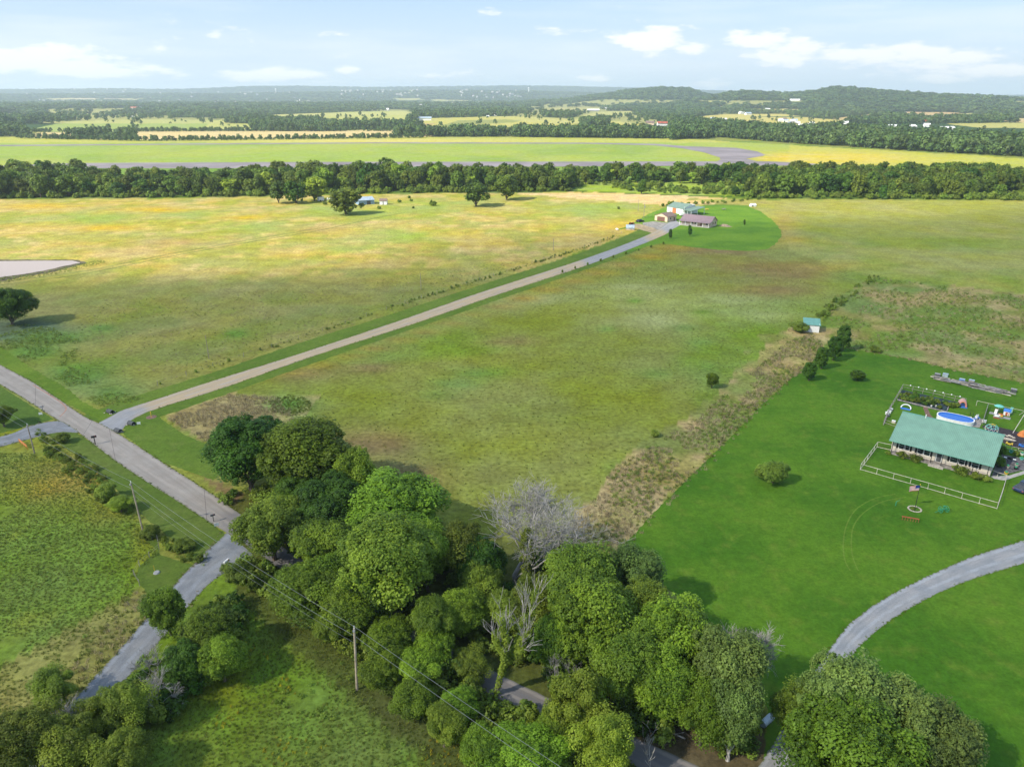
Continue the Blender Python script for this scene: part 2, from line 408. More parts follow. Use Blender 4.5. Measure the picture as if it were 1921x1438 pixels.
for q in [(1190, 564, 18, 5), (1290, 615, 34, 7), (1315, 643, 24, 6), (1140, 617, 20, 6), (1320, 585, 24, 5), (545, 765, 45, 18), (850, 720, 60, 10), (1330, 690, 24, 12), (1230, 700, 40, 10), (900, 700, 60, 12), (1170, 880, 40, 14), (820, 740, 40, 10), (640, 930, 40, 20)]:
    fill(blob(*q, .8), c3(112, 146, 64))
# verge weeds and orange flowers along the drive
for t in np.linspace(0, 1, 16):
    x, y = 560 + t * 700, 700 - t * 235
    fill(blob(x, y, 45, 7, .6), c3(158, 142, 66))
# straw corner by the junction and brushy strip along the lawn
fill(soft([(305, 780), (430, 738), (520, 740), (600, 740), (560, 800), (640, 860), (400, 835)], 10) * .85, c3(166, 152, 108))
fill(blob(540, 757, 45, 17, 1.2), c3(110, 156, 66)); fill(blob(560, 790, 22, 8, 1.0), c3(130, 168, 68))
brush = [(1500, 610), (1560, 625), (1520, 690), (1400, 800), (1290, 900), (1150, 1040), (1060, 1040), (1080, 960), (1150, 870), (1320, 770), (1430, 650)]
mb = soft(brush, 42)
fill(mb * .75, c3(166, 156, 104)); fill(mb * stripes(N3, .5, .62) * .7, c3(186, 168, 128)); fill(mb * stripes(N2, .50, .60) * .75, c3(112, 136, 62))
# right fields
fr = soft([(1270, 372), (1400, 374), (2900, 380), (2900, 640), (1921, 560), (1640, 520), (1480, 470), (1465, 430), (1400, 385)], 4)
fill(fr * 1.0, c3(140, 156, 74)); fill(fr * stripes(N1, .45, .6) * .7, c3(158, 162, 92)); fill(fr * stripes(N2, .5, .7) * .4, c3(110, 142, 62))
fill(fr * sstep(PY, 470, 400) * .5, c3(170, 166, 84))
for q in [(1470, 420, 30, 30), (1480, 450, 40, 10), (1400, 380, 60, 4), (1560, 500, 60, 8)]: fill(blob(*q, .5), c3(174, 156, 84))
bf = soft([(1640, 518), (1921, 552), (2900, 660), (2900, 860), (1921, 718), (1600, 655), (1540, 610), (1570, 560)], 3)
fill(bf * 1.0, c3(136, 140, 80)); fill(bf * stripes(N3, .45, .6) * .7, c3(172, 158, 116)); fill(bf * stripes(N2, .45, .6) * .8, c3(104, 138, 58))
fill(blob(1700, 600, 60, 12, .8), c3(104, 138, 60)); fill(blob(1800, 680, 160, 10, .8), c3(168, 158, 104))
# foreground meadows
fill(soft([(-900, 800), (60, 800), (250, 960), (300, 1040), (250, 1110), (160, 1280), (-300, 1600), (-900, 1600)], 6) * 1.0, c3(116, 146, 54))
ml = soft([(-900, 800), (60, 800), (250, 960), (300, 1040), (250, 1110), (160, 1280), (-300, 1600), (-900, 1600)], 6)
fill(ml * stripes(N2, .45, .62) * .7, c3(142, 148, 52)); fill(ml * stripes(N3, .5, .7) * .6, c3(108, 138, 56)); fill(blob(110, 900, 130, 50, .8), c3(160, 146, 62))
fill(soft([(0, 1250), (250, 1110), (330, 1110), (180, 1290), (60, 1400), (-100, 1400)], 8) * .7, c3(152, 146, 88))
mb2 = soft([(350, 1120), (470, 1090), (700, 1250), (900, 1438), (1100, 1700), (-200, 1700), (250, 1400)], 5)
fill(mb2 * 1.0, c3(108, 134, 54)); fill(mb2 * stripes(N2, .45, .6) * .7, c3(120, 132, 48)); fill(mb2 * stripes(N3, .5, .65) * .7, c3(110, 142, 58))
# forest floor under the tree groups and the belt
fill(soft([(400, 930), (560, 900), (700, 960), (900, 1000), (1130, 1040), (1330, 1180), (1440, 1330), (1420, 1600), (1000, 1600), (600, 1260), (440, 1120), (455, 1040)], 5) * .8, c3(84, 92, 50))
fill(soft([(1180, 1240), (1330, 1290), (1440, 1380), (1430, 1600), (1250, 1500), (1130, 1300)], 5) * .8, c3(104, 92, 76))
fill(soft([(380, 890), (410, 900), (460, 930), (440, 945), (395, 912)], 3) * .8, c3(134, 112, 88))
fill(soft([(-900, 330), (0, 334), (420, 336), (900, 330), (1500, 330), (2900, 338), (2900, 378), (1921, 374), (1400, 372), (1100, 360), (600, 364), (300, 371), (-900, 374)], 3) * 1.0, c3(84, 112, 46))
fill(soft([(1080, 338), (1400, 342), (1390, 368), (1280, 366), (1080, 358)], 3) * 1.0, c3(148, 172, 68))
# airfield grass
af = inpoly(PX, PY + NP * 3, [(-2500, 262), (0, 257), (110, 258), (270, 263), (500, 261), (800, 257), (1250, 258), (1450, 270), (1700, 284), (1921, 297), (3500, 320), (3500, 345), (-2500, 336)])
af &= PY < 336 + NP * 4
fill(af * 1.0, c3(150, 174, 80)); fill(af * stripes(vnoise(PX, PY * 9, 130, 3, 4), .5, .65) * .6, c3(132, 160, 72)); fill(af * stripes(vnoise(PX, PY * 8, 160, 3, 8), .5, .7) * .5, c3(170, 180, 86))
fill((af & (PY < 268 + NP * 4)) * .7, c3(186, 186, 92)); fill((af & (PY > 311)) * .6, c3(92, 140, 56))
fill(af * blob(1560, 297, 160, 12, 1.6, .5), c3(206, 186, 84)); fill(af * (PX > 1480) * .5, c3(196, 190, 84)); fill(af * blob(700, 264, 300, 4, 1, .6), c3(200, 192, 110))
# far country: pastures among woods
fargr = PY < 257
ffo = c3(56, 84, 44)
fill((fargr & ~af) * 1.0, ffo)
far_open = []
def pasture(poly, c, k=1.0):
    far_open.append(poly)
    fill((inpoly(PX + NP * 10, PY + NP * 2, poly) & fargr | inpoly(PX + NP * 6, PY, poly) & ~af & (PY < 266)) * k, c)
pasture([(-1500, 256), (0, 256), (20, 248), (100, 240), (500, 240), (840, 245), (1000, 250), (1250, 256), (800, 258), (500, 262), (270, 264), (110, 259), (0, 258)], c3(150, 158, 88))
pasture([(30, 259), (70, 249), (300, 246), (800, 244), (830, 256), (600, 258), (270, 262)], c3(208, 192, 140))
pasture([(40, 246), (130, 228), (260, 224), (430, 226), (420, 243), (200, 247)], c3(150, 170, 90))
pasture([(380, 240), (400, 226), (520, 215), (640, 210), (760, 208), (780, 214), (760, 232), (700, 238), (420, 243)], c3(176, 182, 104))
pasture([(740, 250), (760, 232), (800, 222), (950, 218), (1040, 222), (1160, 228), (1260, 240), (1250, 252), (1000, 250)], c3(184, 182, 100))
pasture([(820, 238), (860, 226), (980, 224), (960, 230)], c3(110, 130, 78), .6)
pasture([(660, 236), (680, 230), (820, 232), (800, 236)], c3(180, 164, 110))
pasture([(1060, 224), (1120, 210), (1180, 208), (1200, 214), (1110, 226)], c3(160, 166, 96))
pasture([(985, 212), (1040, 202), (1130, 202), (1080, 212)], c3(150, 140, 96), .7)
pasture([(1250, 224), (1360, 214), (1470, 214), (1530, 222), (1600, 226), (1560, 240), (1400, 240), (1330, 234)], c3(190, 182, 104))
pasture([(1340, 238), (1420, 240), (1500, 236), (1700, 242), (1921, 250), (2300, 256), (2300, 268), (1921, 264), (1800, 262), (1700, 250), (1500, 246)], c3(196, 184, 112))
pasture([(1370, 211), (1420, 204), (1500, 205), (1560, 212), (1520, 214), (1420, 212)], c3(184, 180, 112))
pasture([(1640, 215), (1700, 210), (1790, 211), (1860, 219), (1830, 224), (1740, 226)], c3(190, 168, 124))
pasture([(1560, 222), (1640, 214), (1660, 220), (1600, 228)], c3(190, 170, 120))
pasture([(1800, 222), (1921, 222), (2300, 226), (2300, 232), (1921, 230)], c3(190, 172, 124))
pasture([(1770, 232), (1921, 230), (2300, 236), (2300, 242), (1840, 240)], c3(176, 176, 104))
pasture([(60, 188), (130, 184), (280, 186), (270, 189), (120, 190)], c3(196, 184, 146))
pasture([(-400, 224), (0, 213), (40, 214), (60, 219), (-200, 228)], c3(150, 170, 100))
fill((PY < 232) * (~af) * sstep(vnoise(GX, GY, 420, 3, 21), .515, .535) * (.45 + .5 * vnoise(GX, GY, 900, 2, 60)) * (GZ < 45), c3(184, 184, 116))
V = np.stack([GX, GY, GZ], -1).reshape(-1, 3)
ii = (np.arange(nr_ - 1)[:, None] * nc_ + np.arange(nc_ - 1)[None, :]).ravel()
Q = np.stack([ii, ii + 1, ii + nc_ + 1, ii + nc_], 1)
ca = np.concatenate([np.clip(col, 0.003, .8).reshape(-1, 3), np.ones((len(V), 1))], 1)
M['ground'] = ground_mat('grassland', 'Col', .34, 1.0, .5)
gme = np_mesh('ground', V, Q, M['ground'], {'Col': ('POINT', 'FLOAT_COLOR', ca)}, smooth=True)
go = link(bpy.data.objects.new('ground', gme)); go['kind'] = 'structure'
og = MB().add([(-18000, -1500, -1), (18000, -1500, -1), (18000, 16500, -1), (-18000, 16500, -1)], [(0, 1, 2, 3)]).build('outlying_ground', ground_mat('outlying', None, .3, 1, .1, base=(0.09, 0.12, 0.04)))
og['kind'] = 'structure'

# ------------------------------------------------------------------ sheets on the ground
def dens(poly, step=1.0, jit=0.0, closed=True):
    out = []; n = len(poly)
    for i in range(n if closed else n - 1):
        a, b2 = Vector(poly[i]), Vector(poly[(i + 1) % n]); L = (b2 - a).length; k = max(1, int(L / step))
        nrm = Vector((-(b2 - a).y, (b2 - a).x)).normalized() if L else Vector((0, 0))
        for j in range(k):
            out.append(a.lerp(b2, j / k) + nrm * rnd.uniform(-jit, jit))
    return out
def catmull(pts, k=8):
    pts = [Vector(p) for p in pts]; out = []
    P_ = [pts[0] * 2 - pts[1]] + pts + [pts[-1] * 2 - pts[-2]]
    for i in range(1, len(P_) - 2):
        p0, p1, p2, p3 = P_[i - 1:i + 3]
        for j in range(k):
            t = j / k
            out.append(.5 * ((2 * p1) + (p2 - p0) * t + (2 * p0 - 5 * p1 + 4 * p2 - p3) * t * t + (3 * p1 - p0 - 3 * p2 + p3) * t ** 3))
    out.append(pts[-1]); return out
def gpts(pix): return [P(x, y).to_2d() for x, y in pix]
def sheet(name, pix, m, z, jit=.12, step=.6, smooth_pts=False, kind='structure'):
    from mathutils.geometry import tessellate_polygon
    pts = gpts(pix)
    if smooth_pts: pts = catmull(pts + [pts[0]], 6)[:-1]
    pts = dens(pts, step, jit)
    vs = [Vector((p.x, p.y, z)) for p in pts]
    tris = tessellate_polygon([vs])
    fs = []
    for t in tris:
        a, b2, c = (vs[i] for i in t)
        fs.append(t if (b2 - a).cross(c - a).z > 0 else t[::-1])
    o = MB().add(vs, fs).build(name, m); o['kind'] = kind; return o
def ribbon(name, far, near, m, z, n=160, jit=.1, cols=None, across=6):
    A1 = catmull(gpts(far), 12); B1 = catmull(gpts(near), 12)
    def resamp(L, n):
        d = [0]
        for i in range(1, len(L)): d.append(d[-1] + (L[i] - L[i - 1]).length)
        out = []
        ts = np.linspace(0, d[-1], n)
        return np.stack([np.interp(ts, d, [p.x for p in L]), np.interp(ts, d, [p.y for p in L])], 1)
    a, c = resamp(A1, n), resamp(B1, n)
    dr = c - a; dr /= np.linalg.norm(dr, axis=1)[:, None]
    a = a + dr * rng.uniform(-jit, jit, (n, 1)); c = c + dr * rng.uniform(-jit, jit, (n, 1))
    t = np.linspace(0, 1, across)
    pts = a[:, None, :] * (1 - t)[None, :, None] + c[:, None, :] * t[None, :, None]
    Vv = np.concatenate([pts.reshape(-1, 2), np.full((n * across, 1), z)], 1)
    ii = (np.arange(n - 1)[:, None] * across + np.arange(across - 1)[None, :]).ravel()
    Qq = np.stack([ii, ii + 1, ii + across + 1, ii + across], 1)
    e1 = Vv[Qq[0, 1]] - Vv[Qq[0, 0]]; e2 = Vv[Qq[0, 3]] - Vv[Qq[0, 0]]
    if np.cross(e1, e2)[2] < 0: Qq = Qq[:, ::-1]
    at = {'across': ('POINT', 'FLOAT', np.tile(t, n)), 'along': ('POINT', 'FLOAT', np.repeat(np.linspace(0, 1, n), across))}
    me = np_mesh(name, Vv, Qq, m, at)
    o = link(bpy.data.objects.new(name, me)); o['kind'] = 'structure'; return o
def lawn_mat(name, a, c, e=None, fine=1.0, grain=.24):
    m = bpy.data.materials.new(name); m.use_nodes = True; t = m.node_tree; b = NB(t)
    bs = t.nodes['Principled BSDF']; bs.inputs['Roughness'].default_value = .9; bs.inputs['Specular IOR Level'].default_value = .08
    v = t.nodes.new('ShaderNodeNewGeometry').outputs['Position']
    cc = b.mix(b.ss(b.noise(v, .05, 4.0), .35, .65), a + (1,), c + (1,))
    cc = b.mix(b.m('MULTIPLY', b.ss(b.noise(v, .3, 4.0), .5, .75), .5), cc, (e or c) + (1,))
    n = b.noise(v, 2.2 * fine, 6.0, .75)
    n7 = b.noise(v, .7 * fine, 4.0, .6)
    f = b.m('MULTIPLY', b.ss(n, .25, .75, 1 - grain, 1 + grain), b.ss(n7, .3, .7, .88, 1.12))
    hs = t.nodes.new('ShaderNodeHueSaturation'); t.links.new(cc, hs.inputs['Color']); t.links.new(f, hs.inputs['Value'])
    t.links.new(hs.outputs[0], bs.inputs['Base Color'])
    bp = t.nodes.new('ShaderNodeBump'); bp.inputs['Strength'].default_value = .35; bp.inputs['Distance'].default_value = .1
    t.links.new(n, bp.inputs['Height']); t.links.new(bp.outputs[0], bs.inputs['Normal'])
    return m
def road_mat(name, base, tint, tint2=None, tracks=0.0, grain=.12, rough=.9, ends=None, scale=8.0, speck=0.0):
    """base colour, worn tracks along the way, second colour mixed in by distance along"""
    m = bpy.data.materials.new(name); m.use_nodes = True; t = m.node_tree; b = NB(t)
    bs = t.nodes['Principled BSDF']; bs.inputs['Roughness'].default_value = rough; bs.inputs['Specular IOR Level'].default_value = .15
    v = t.nodes.new('ShaderNodeNewGeometry').outputs['Position']
    a = t.nodes.new('ShaderNodeAttribute'); a.attribute_name = 'across'
    l = t.nodes.new('ShaderNodeAttribute'); l.attribute_name = 'along'
    cc = b.mix(b.ss(b.noise(v, .35, 5.0), .3, .7), base + (1,), tint + (1,))
    if ends:
        k = None
        for lo, hi in ends:
            r = b.m('MULTIPLY', b.ss(b.m('ADD', l.outputs['Fac'], b.m('MULTIPLY', b.m('SUBTRACT', b.noise(v, .15, 3.0), .5), .06)), lo - .02, lo + .02), b.ss(l.outputs['Fac'], hi + .02, hi - .02))
            k = r if k is None else b.m('MAXIMUM', k, r)
        cc = b.mix(k, cc, tint2 + (1,))
    st = b.noise(b.comb(b.m('MULTIPLY', a.outputs['Fac'], 9.0), b.m('MULTIPLY', l.outputs['Fac'], 22.0), 0.0), 1.0, 4.0, .6)
    cc = b.mix(b.ss(st, .35, .7, 0.0, .45), cc, tuple(c * .72 for c in base) + (1,))
    if tracks:
        w1 = b.m('SINE', b.m('MULTIPLY', a.outputs['Fac'], 4 * PI))
        w1 = b.m('MULTIPLY', b.ss(w1, .2, 1.0), b.ss(b.noise(v, .25, 3.0), .3, .6))
        cc = b.mix(b.m('MULTIPLY', w1, tracks), cc, tuple(min(1, c * 1.45) for c in base) + (1,))
        ed = b.m('ABSOLUTE', b.m('SUBTRACT', a.outputs['Fac'], .5))
        cc = b.mix(b.m('MULTIPLY', b.ss(b.m('ADD', ed, b.m('MULTIPLY', b.noise(v, .8, 3.0), .16)), .50, .6), .5), cc, (.12, .13, .06, 1))
    n = b.noise(v, scale, 5.0, .7)
    hs = t.nodes.new('ShaderNodeHueSaturation'); t.links.new(cc, hs.inputs['Color'])
    t.links.new(b.ss(n, .25, .75, 1 - grain, 1 + grain), hs.inputs['Value'])
    t.links.new(hs.outputs[0], bs.inputs['Base Color'])
    bp = t.nodes.new('ShaderNodeBump'); bp.inputs['Strength'].default_value = .3; bp.inputs['Distance'].default_value = .03
    t.links.new(n, bp.inputs['Height']); t.links.new(bp.outputs[0], bs.inputs['Normal'])
    return m

lawn_big = lawn_mat('lawn_mown', (0.046, 0.124, 0.008), (0.082, 0.168, 0.012), (0.130, 0.180, 0.022))
lawn_farm = lawn_mat('lawn_farm', (0.080, 0.175, 0.014), (0.130, 0.235, 0.018))
lawn_verge = lawn_mat('lawn_verge', (0.082, 0.140, 0.016), (0.110, 0.168, 0.022), (0.145, 0.175, 0.040))
sheet('lawn', [(1158, 1032), (1195, 995), (1232, 955), (1300, 888), (1360, 830), (1420, 768), (1480, 712), (1530, 672), (1580, 652), (1640, 662), (1700, 672), (1800, 696), (1921, 718), (2150, 765), (2500, 1000), (2400, 1500), (1600, 1500), (1425, 1500), (1436, 1380), (1440, 1330), (1380, 1220), (1330, 1180), (1260, 1110)], lawn_big, .012, .15)
sheet('farm_lawn', [(1160, 478), (1200, 450), (1225, 435), (1205, 424), (1150, 432), (1175, 425), (1215, 402), (1250, 388), (1300, 388), (1345, 384), (1400, 386), (1425, 396), (1448, 412), (1464, 430), (1466, 444), (1455, 458), (1438, 468), (1400, 471), (1340, 468), (1280, 461), (1240, 456), (1215, 462)], lawn_farm, .012, .5, 2.0)
ribbon('drive_verge', [(150, 782), (200, 762), (260, 741), (400, 698), (560, 644), (750, 584), (900, 535), (1080, 478), (1170, 444), (1212, 424)],
       [(262, 812), (290, 786), (320, 775), (430, 737), (620, 670), (800, 608), (950, 557), (1100, 505), (1200, 468), (1270, 430)], lawn_verge, .008, 200, .25)
sheet('roadside_lawn', [(228, 812), (262, 786), (290, 776), (312, 792), (345, 815), (400, 838), (430, 870), (400, 900), (300, 865)], lawn_verge, .016, .12)
sheet('roadside_verge', [(70, 790), (125, 800), (150, 815), (225, 866), (330, 935), (400, 983), (424, 1002), (395, 1032), (360, 1055), (320, 1010), (260, 960), (180, 880), (100, 825)], lawn_mat('verge_olive', (0.080, 0.128, 0.018), (0.105, 0.145, 0.026), (0.14, 0.16, 0.045)), .016, .15)
sheet('lane_lawn', [(268, 1010), (296, 1012), (300, 1040), (330, 1050), (372, 1062), (350, 1085), (310, 1120), (275, 1112), (254, 1082), (262, 1060), (297, 1032)], lawn_mat('lane_mown', (0.080, 0.125, 0.018), (0.10, 0.142, 0.022), (0.13, 0.155, 0.035)), .016, .1)
sheet('corner_lawn', [(-250, 640), (0, 724), (60, 762), (100, 786), (50, 800), (0, 812), (-250, 850)], lawn_mat('corner_mown', (0.070, 0.125, 0.018), (0.095, 0.150, 0.024)), .016, .2)
sheet('north_verge', [(-200, 575), (0, 650), (60, 690), (115, 722), (165, 760), (215, 780), (200, 795), (115, 752), (0, 684), (-200, 600)], lawn_mat('verge_bright', (0.090, 0.155, 0.014), (0.135, 0.200, 0.022), (0.17, 0.20, 0.03)), .020, .3)
# roads
road_far = [(-160, 598), (0, 684), (60, 716), (115, 752), (160, 782), (210, 806), (300, 864), (400, 928), (455, 968), (560, 1045), (800, 1190), (1010, 1300), (1300, 1432), (1500, 1540)]
road_near = [(-180, 625), (0, 721), (60, 757), (105, 786), (135, 802), (225, 870), (330, 938), (400, 984), (455, 1017), (560, 1090), (780, 1222), (930, 1308), (1160, 1418), (1380, 1560)]
ribbon('road', road_far, road_near, road_mat('concrete_road', (0.285, 0.250, 0.215), (0.320, 0.290, 0.255), (0.15, 0.145, 0.15), .35, .08, ends=[(.66, 1.1)]), .034, 260, .08, across=9)
gr = (0.18, 0.19, 0.205)
ribbon('gravel_lane', [(425, 998), (412, 1012), (385, 1036), (340, 1082), (300, 1130), (240, 1200), (165, 1284), (80, 1380), (0, 1480)],
       [(475, 1040), (452, 1058), (430, 1070), (395, 1092), (350, 1140), (320, 1178), (272, 1232), (205, 1310), (90, 1438)], road_mat('gravel_lane', gr, (.25, .25, .25), tracks=.75, grain=.16, scale=7.0), .028, 420, .16)
ribbon('gravel_spur', [(-200, 862), (0, 819), (50, 801), (90, 791), (140, 788)], [(-200, 890), (0, 838), (60, 822), (110, 811), (160, 812)], road_mat('gravel_spur', gr, (.24, .24, .25), tracks=.6, grain=.16, scale=7.0), .030, 200, .14)
ribbon('driveway', [(178, 796), (205, 782), (228, 770), (270, 756), (400, 714), (560, 664), (750, 601), (900, 549), (1080, 491), (1170, 459), (1225, 436), (1248, 422), (1262, 412)],
       [(226, 812), (236, 798), (250, 786), (290, 768), (420, 727), (600, 664), (780, 606), (930, 554), (1100, 498), (1195, 462), (1246, 441), (1262, 430), (1282, 420)],
       road_mat('dirt_drive', (0.26, 0.26, 0.27), (.31, .305, .30), (0.43, 0.33, 0.20), .3, .14, ends=[(.035, .62), (.82, .90)]), .024, 200, .12)
sheet('farm_yard', [(1206, 418), (1225, 415), (1252, 418), (1268, 412), (1272, 420), (1258, 430), (1240, 434), (1222, 428), (1205, 424)], mat('yard_gravel', (.27, .25, .22), .9, .2, .5), .020, .3, 2)
sheet('dirt_patch', [(1178, 420), (1200, 420), (1228, 428), (1240, 436), (1222, 437), (1190, 427)], mat('yard_dirt', (.34, .26, .15), .9, .2, .5), .022, .3, 2)
ribbon('house_drive', [(2100, 950), (1990, 990), (1921, 1013), (1830, 1042), (1750, 1076), (1660, 1122), (1600, 1165), (1560, 1212), (1528, 1262), (1496, 1318), (1460, 1380), (1420, 1445), (1400, 1500)],
       [(2120, 985), (2000, 1030), (1921, 1056), (1830, 1084), (1760, 1112), (1690, 1150), (1640, 1186), (1604, 1222), (1570, 1275), (1535, 1335), (1505, 1395), (1488, 1445), (1480, 1500)],
       road_mat('pale_gravel', (.24, .25, .26), (.32, .31, .30), tracks=.7, grain=.14, scale=7.0), .026, 500, .12)
rw = mat('runway_asphalt', (.22, .19, .195), .9, .12, .02)
sheet('runway', [(-600, 318), (0, 311), (150, 306), (600, 304), (1345, 303), (1440, 303), (1560, 309), (1640, 314), (1500, 311), (1350, 311), (1000, 313), (400, 316), (150, 316), (-600, 326)], rw, .16, .3, 12)
sheet('taxiway', [(-900, 277), (0, 272), (300, 270), (700, 267.3), (1100, 267.8), (1230, 270), (1290, 274.5), (1380, 277.5), (1420, 284), (1436, 290.5), (1430, 293), (1400, 298), (1420, 302.5), (1345, 302.8), (1352, 300), (1350, 295.5), (1320, 286), (1280, 278.5), (1230, 273), (1100, 270), (700, 269.2), (300, 272), (0, 274.5), (-900, 280)], rw, .10, .3, 12)
m_w = bpy.data.materials.new('muddy_water'); m_w.use_nodes = True
bw = m_w.node_tree.nodes['Principled BSDF']; bw.inputs['Base Color'].default_value = (.40, .31, .25, 1); bw.inputs['Roughness'].default_value = .30
_n = m_w.node_tree.nodes.new('ShaderNodeTexNoise'); _n.inputs['Scale'].default_value = 1.5; _b = m_w.node_tree.nodes.new('ShaderNodeBump'); _b.inputs['Strength'].default_value = .05
m_w.node_tree.links.new(_n.outputs[0], _b.inputs['Height']); m_w.node_tree.links.new(_b.outputs[0], bw.inputs['Normal'])
sheet('pond_bank', [(-140, 483), (0, 487), (70, 487), (142, 487), (165, 493), (130, 502), (100, 510), (50, 518), (0, 528), (-140, 536)], mat('muddy_bank', (.10, .085, .045), .9, .25, .3), .010, .5, 1.5)
sheet('pond', [(-130, 486), (0, 490), (70, 489), (138, 489), (150, 493), (120, 499), (90, 506), (45, 514), (0, 520), (-130, 528)], m_w, .02, .3, 1.0)
sheet('dark_tar_patch', [(1891, 1030), (1912, 1018), (1921, 1017), (1916, 1024), (1900, 1031)], M['grey'], .032, .08, .4)
# mower and tyre tracks on the lawn
trk = lawn_mat('tyre_track', (0.10, 0.17, 0.020), (0.115, 0.185, 0.025))
def thin(name, pix, wd, m, z, k=10):
    pts = catmull(gpts(pix), k); vs, fs = [], []
    for i, p in enumerate(pts):
        d = (pts[min(i + 1, len(pts) - 1)] - pts[max(i - 1, 0)]).normalized(); n = Vector((-d.y, d.x)) * wd / 2 * rnd.uniform(.6, 1.2)
        vs += [(p.x + n.x, p.y + n.y, z), (p.x - n.x, p.y - n.y, z)]
    fs = [(2 * i, 2 * i + 1, 2 * i + 3, 2 * i + 2) for i in range(len(pts) - 1)]
    o = MB().add(vs, fs).build(name, m); o['kind'] = 'structure'; return o
thin('tyre_track', [(1595, 1070), (1585, 1050), (1582, 1020), (1588, 985), (1606, 955), (1640, 935), (1680, 926)], .22, trk, .018)
thin('tyre_track', [(1610, 1070), (1600, 1045), (1597, 1015), (1602, 985), (1622, 960), (1655, 941), (1700, 932)], .22, trk, .018)
thin('hay_track', [(0, 535), (160, 513), (320, 481), (480, 452), (600, 432), (700, 410), (760, 399)], .9, lawn_mat('track_grass', (.07, .11, .025), (.09, .13, .03)), .012)
thin('hay_track', [(0, 529), (160, 508), (320, 476), (480, 448), (600, 428)], .7, lawn_mat('track_grass2', (.08, .11, .03), (.10, .13, .04)), .012)
# joints of the concrete road
jm = mat('road_joint', (.14, .11, .10), .9, .1, 2)
for t in (.16, .47, .56, .83):
    def at(L, t):
        i = t * (len(L) - 1); k = min(int(i), len(L) - 2); return L[k].lerp(L[k + 1], i - k)
    a, c = at(catmull(gpts(road_far[1:9]), 8), t), at(catmull(gpts(road_near[1:9]), 8), t)
    d = (c - a).normalized(); n = Vector((-d.y, d.x)) * .035
    o = MB().add([(a.x + n.x, a.y + n.y, .039), (a.x - n.x, a.y - n.y, .039), (c.x - n.x, c.y - n.y, .039), (c.x + n.x, c.y + n.y, .039)], [(0, 1, 2, 3)]).build('road_joint', jm); o['kind'] = 'structure'
thin('sealant_curve', [(62, 722), (95, 742), (117, 757), (124, 768), (112, 782)], .28, mat('sealant', (.36, .20, .14), .9, .1, 2), .040)

# ------------------------------------------------------------------ vegetation builders
def leaves(centers, cr, per, size, up=.35, seed=0, flat=1.0, droop=0.0, cvar=None):
    """leaf faces gathered in clumps: centers (n,3) with outward dirs packed as (n,6)"""
    r = np.random.default_rng(seed); n = len(centers)
    cc = np.repeat(centers[:, :3], per, 0); out = np.repeat(centers[:, 3:6], per, 0)
    rad = np.repeat(cr * r.uniform(.65, 1.35, n), per)
    d = r.normal(size=(n * per, 3)); d /= np.linalg.norm(d, axis=1)[:, None]
    d = d + out * .35; d /= np.linalg.norm(d, axis=1)[:, None]
    pos = cc + d * (rad * r.uniform(.55, 1.0, n * per))[:, None] * np.array([1, 1, flat])
    pos[:, 2] -= droop * r.random(n * per)
    nor = d * .75 + out * .35 + np.array([0, 0, up]) + r.normal(size=d.shape) * .38
    nor /= np.linalg.norm(nor, axis=1)[:, None]
    t = np.cross(nor, r.normal(size=d.shape)); t /= np.linalg.norm(t, axis=1)[:, None] + 1e-9
    s = np.cross(nor, t); sz = (size * r.uniform(.6, 1.3, n * per))[:, None]
    V = np.stack([pos - t * sz, pos - s * sz * .62, pos + t * sz, pos + s * sz * .62], 1).reshape(-1, 3)
    cv = np.repeat(cvar if cvar is not None else r.random(n), per)
    var = np.clip(cv * .6 + r.random(n * per) * .4, 0, 1)
    return V, var
def leaf_mesh(name, parts, m):
    V = np.concatenate([p[0] for p in parts]); var = np.concatenate([p[1] for p in parts])
    return np_mesh(name, V, np.arange(len(V)).reshape(-1, 4), m, {'var': ('FACE', 'FLOAT', var)})
def crown_centers(R, H, base, nclu, nlobes, seed, taper=.5, lobe=.42, zexp=1.0, spread=.70):
    r = np.random.default_rng(seed); Hc = H - base
    L = []
    for i in range(nlobes):
        t = (i + .5) / nlobes; a = i * 2.4 + r.uniform(-.4, .4)
        z = base + Hc * (.22 + .62 * t ** zexp)
        prof = math.sin(PI * min(1, .18 + .62 * (1 - t) + .10)) * (1 - taper * t ** 2)
        rad = R * spread * prof * r.uniform(.5, 1.15)
        L.append((rad * math.cos(a), rad * math.sin(a), z, R * lobe * r.uniform(.55, 1.35)))
    L.append((0, 0, base + Hc * .45, R * .50)); L.append((R * .1, 0, base + Hc * .72, R * .34))
    L = np.array(L); out = []
    tries = 0
    while len(out) < nclu and tries < nclu * 40:
        tries += 1
        l = L[r.integers(len(L))]; d = r.normal(size=3); d /= np.linalg.norm(d)
        if d[2] < -.35 and r.random() < .75: continue
        p = l[:3] + d * l[3] * r.uniform(.82, 1.06) * np.array([1, 1, .85])
        dd = np.linalg.norm((p - L[:, :3]) / np.array([1, 1, .85]), axis=1) / L[:, 3]
        if (dd < .74).any() and r.random() < .93: continue
        if p[2] < base * .7: continue
        out.append(np.r_[p, d])
    return np.array(out), L
def limb_mb(L, base, r0, seed, n=6):
    mb = MB(); rr_ = random.Random(seed); top = Vector((0, 0, base))
    mb.tube([(0, 0, -.3), (.05, .02, base * .5), top, (0, .1, float(L[:, 2].max()) * .8)], [r0 * 1.35, r0, r0 * .8, r0 * .25], 7)
    for l in L[:n]:
        e = Vector(l[:3]); m_ = top.lerp(e, .5) + Vector((rr_.uniform(-.3, .3), rr_.uniform(-.3, .3), -.3))
        mb.tube([top - Vector((0, 0, .6)), m_, e, e + (e - m_) * .5], [r0 * .5, r0 * .36, r0 * .2, r0 * .06], 5)
    return mb
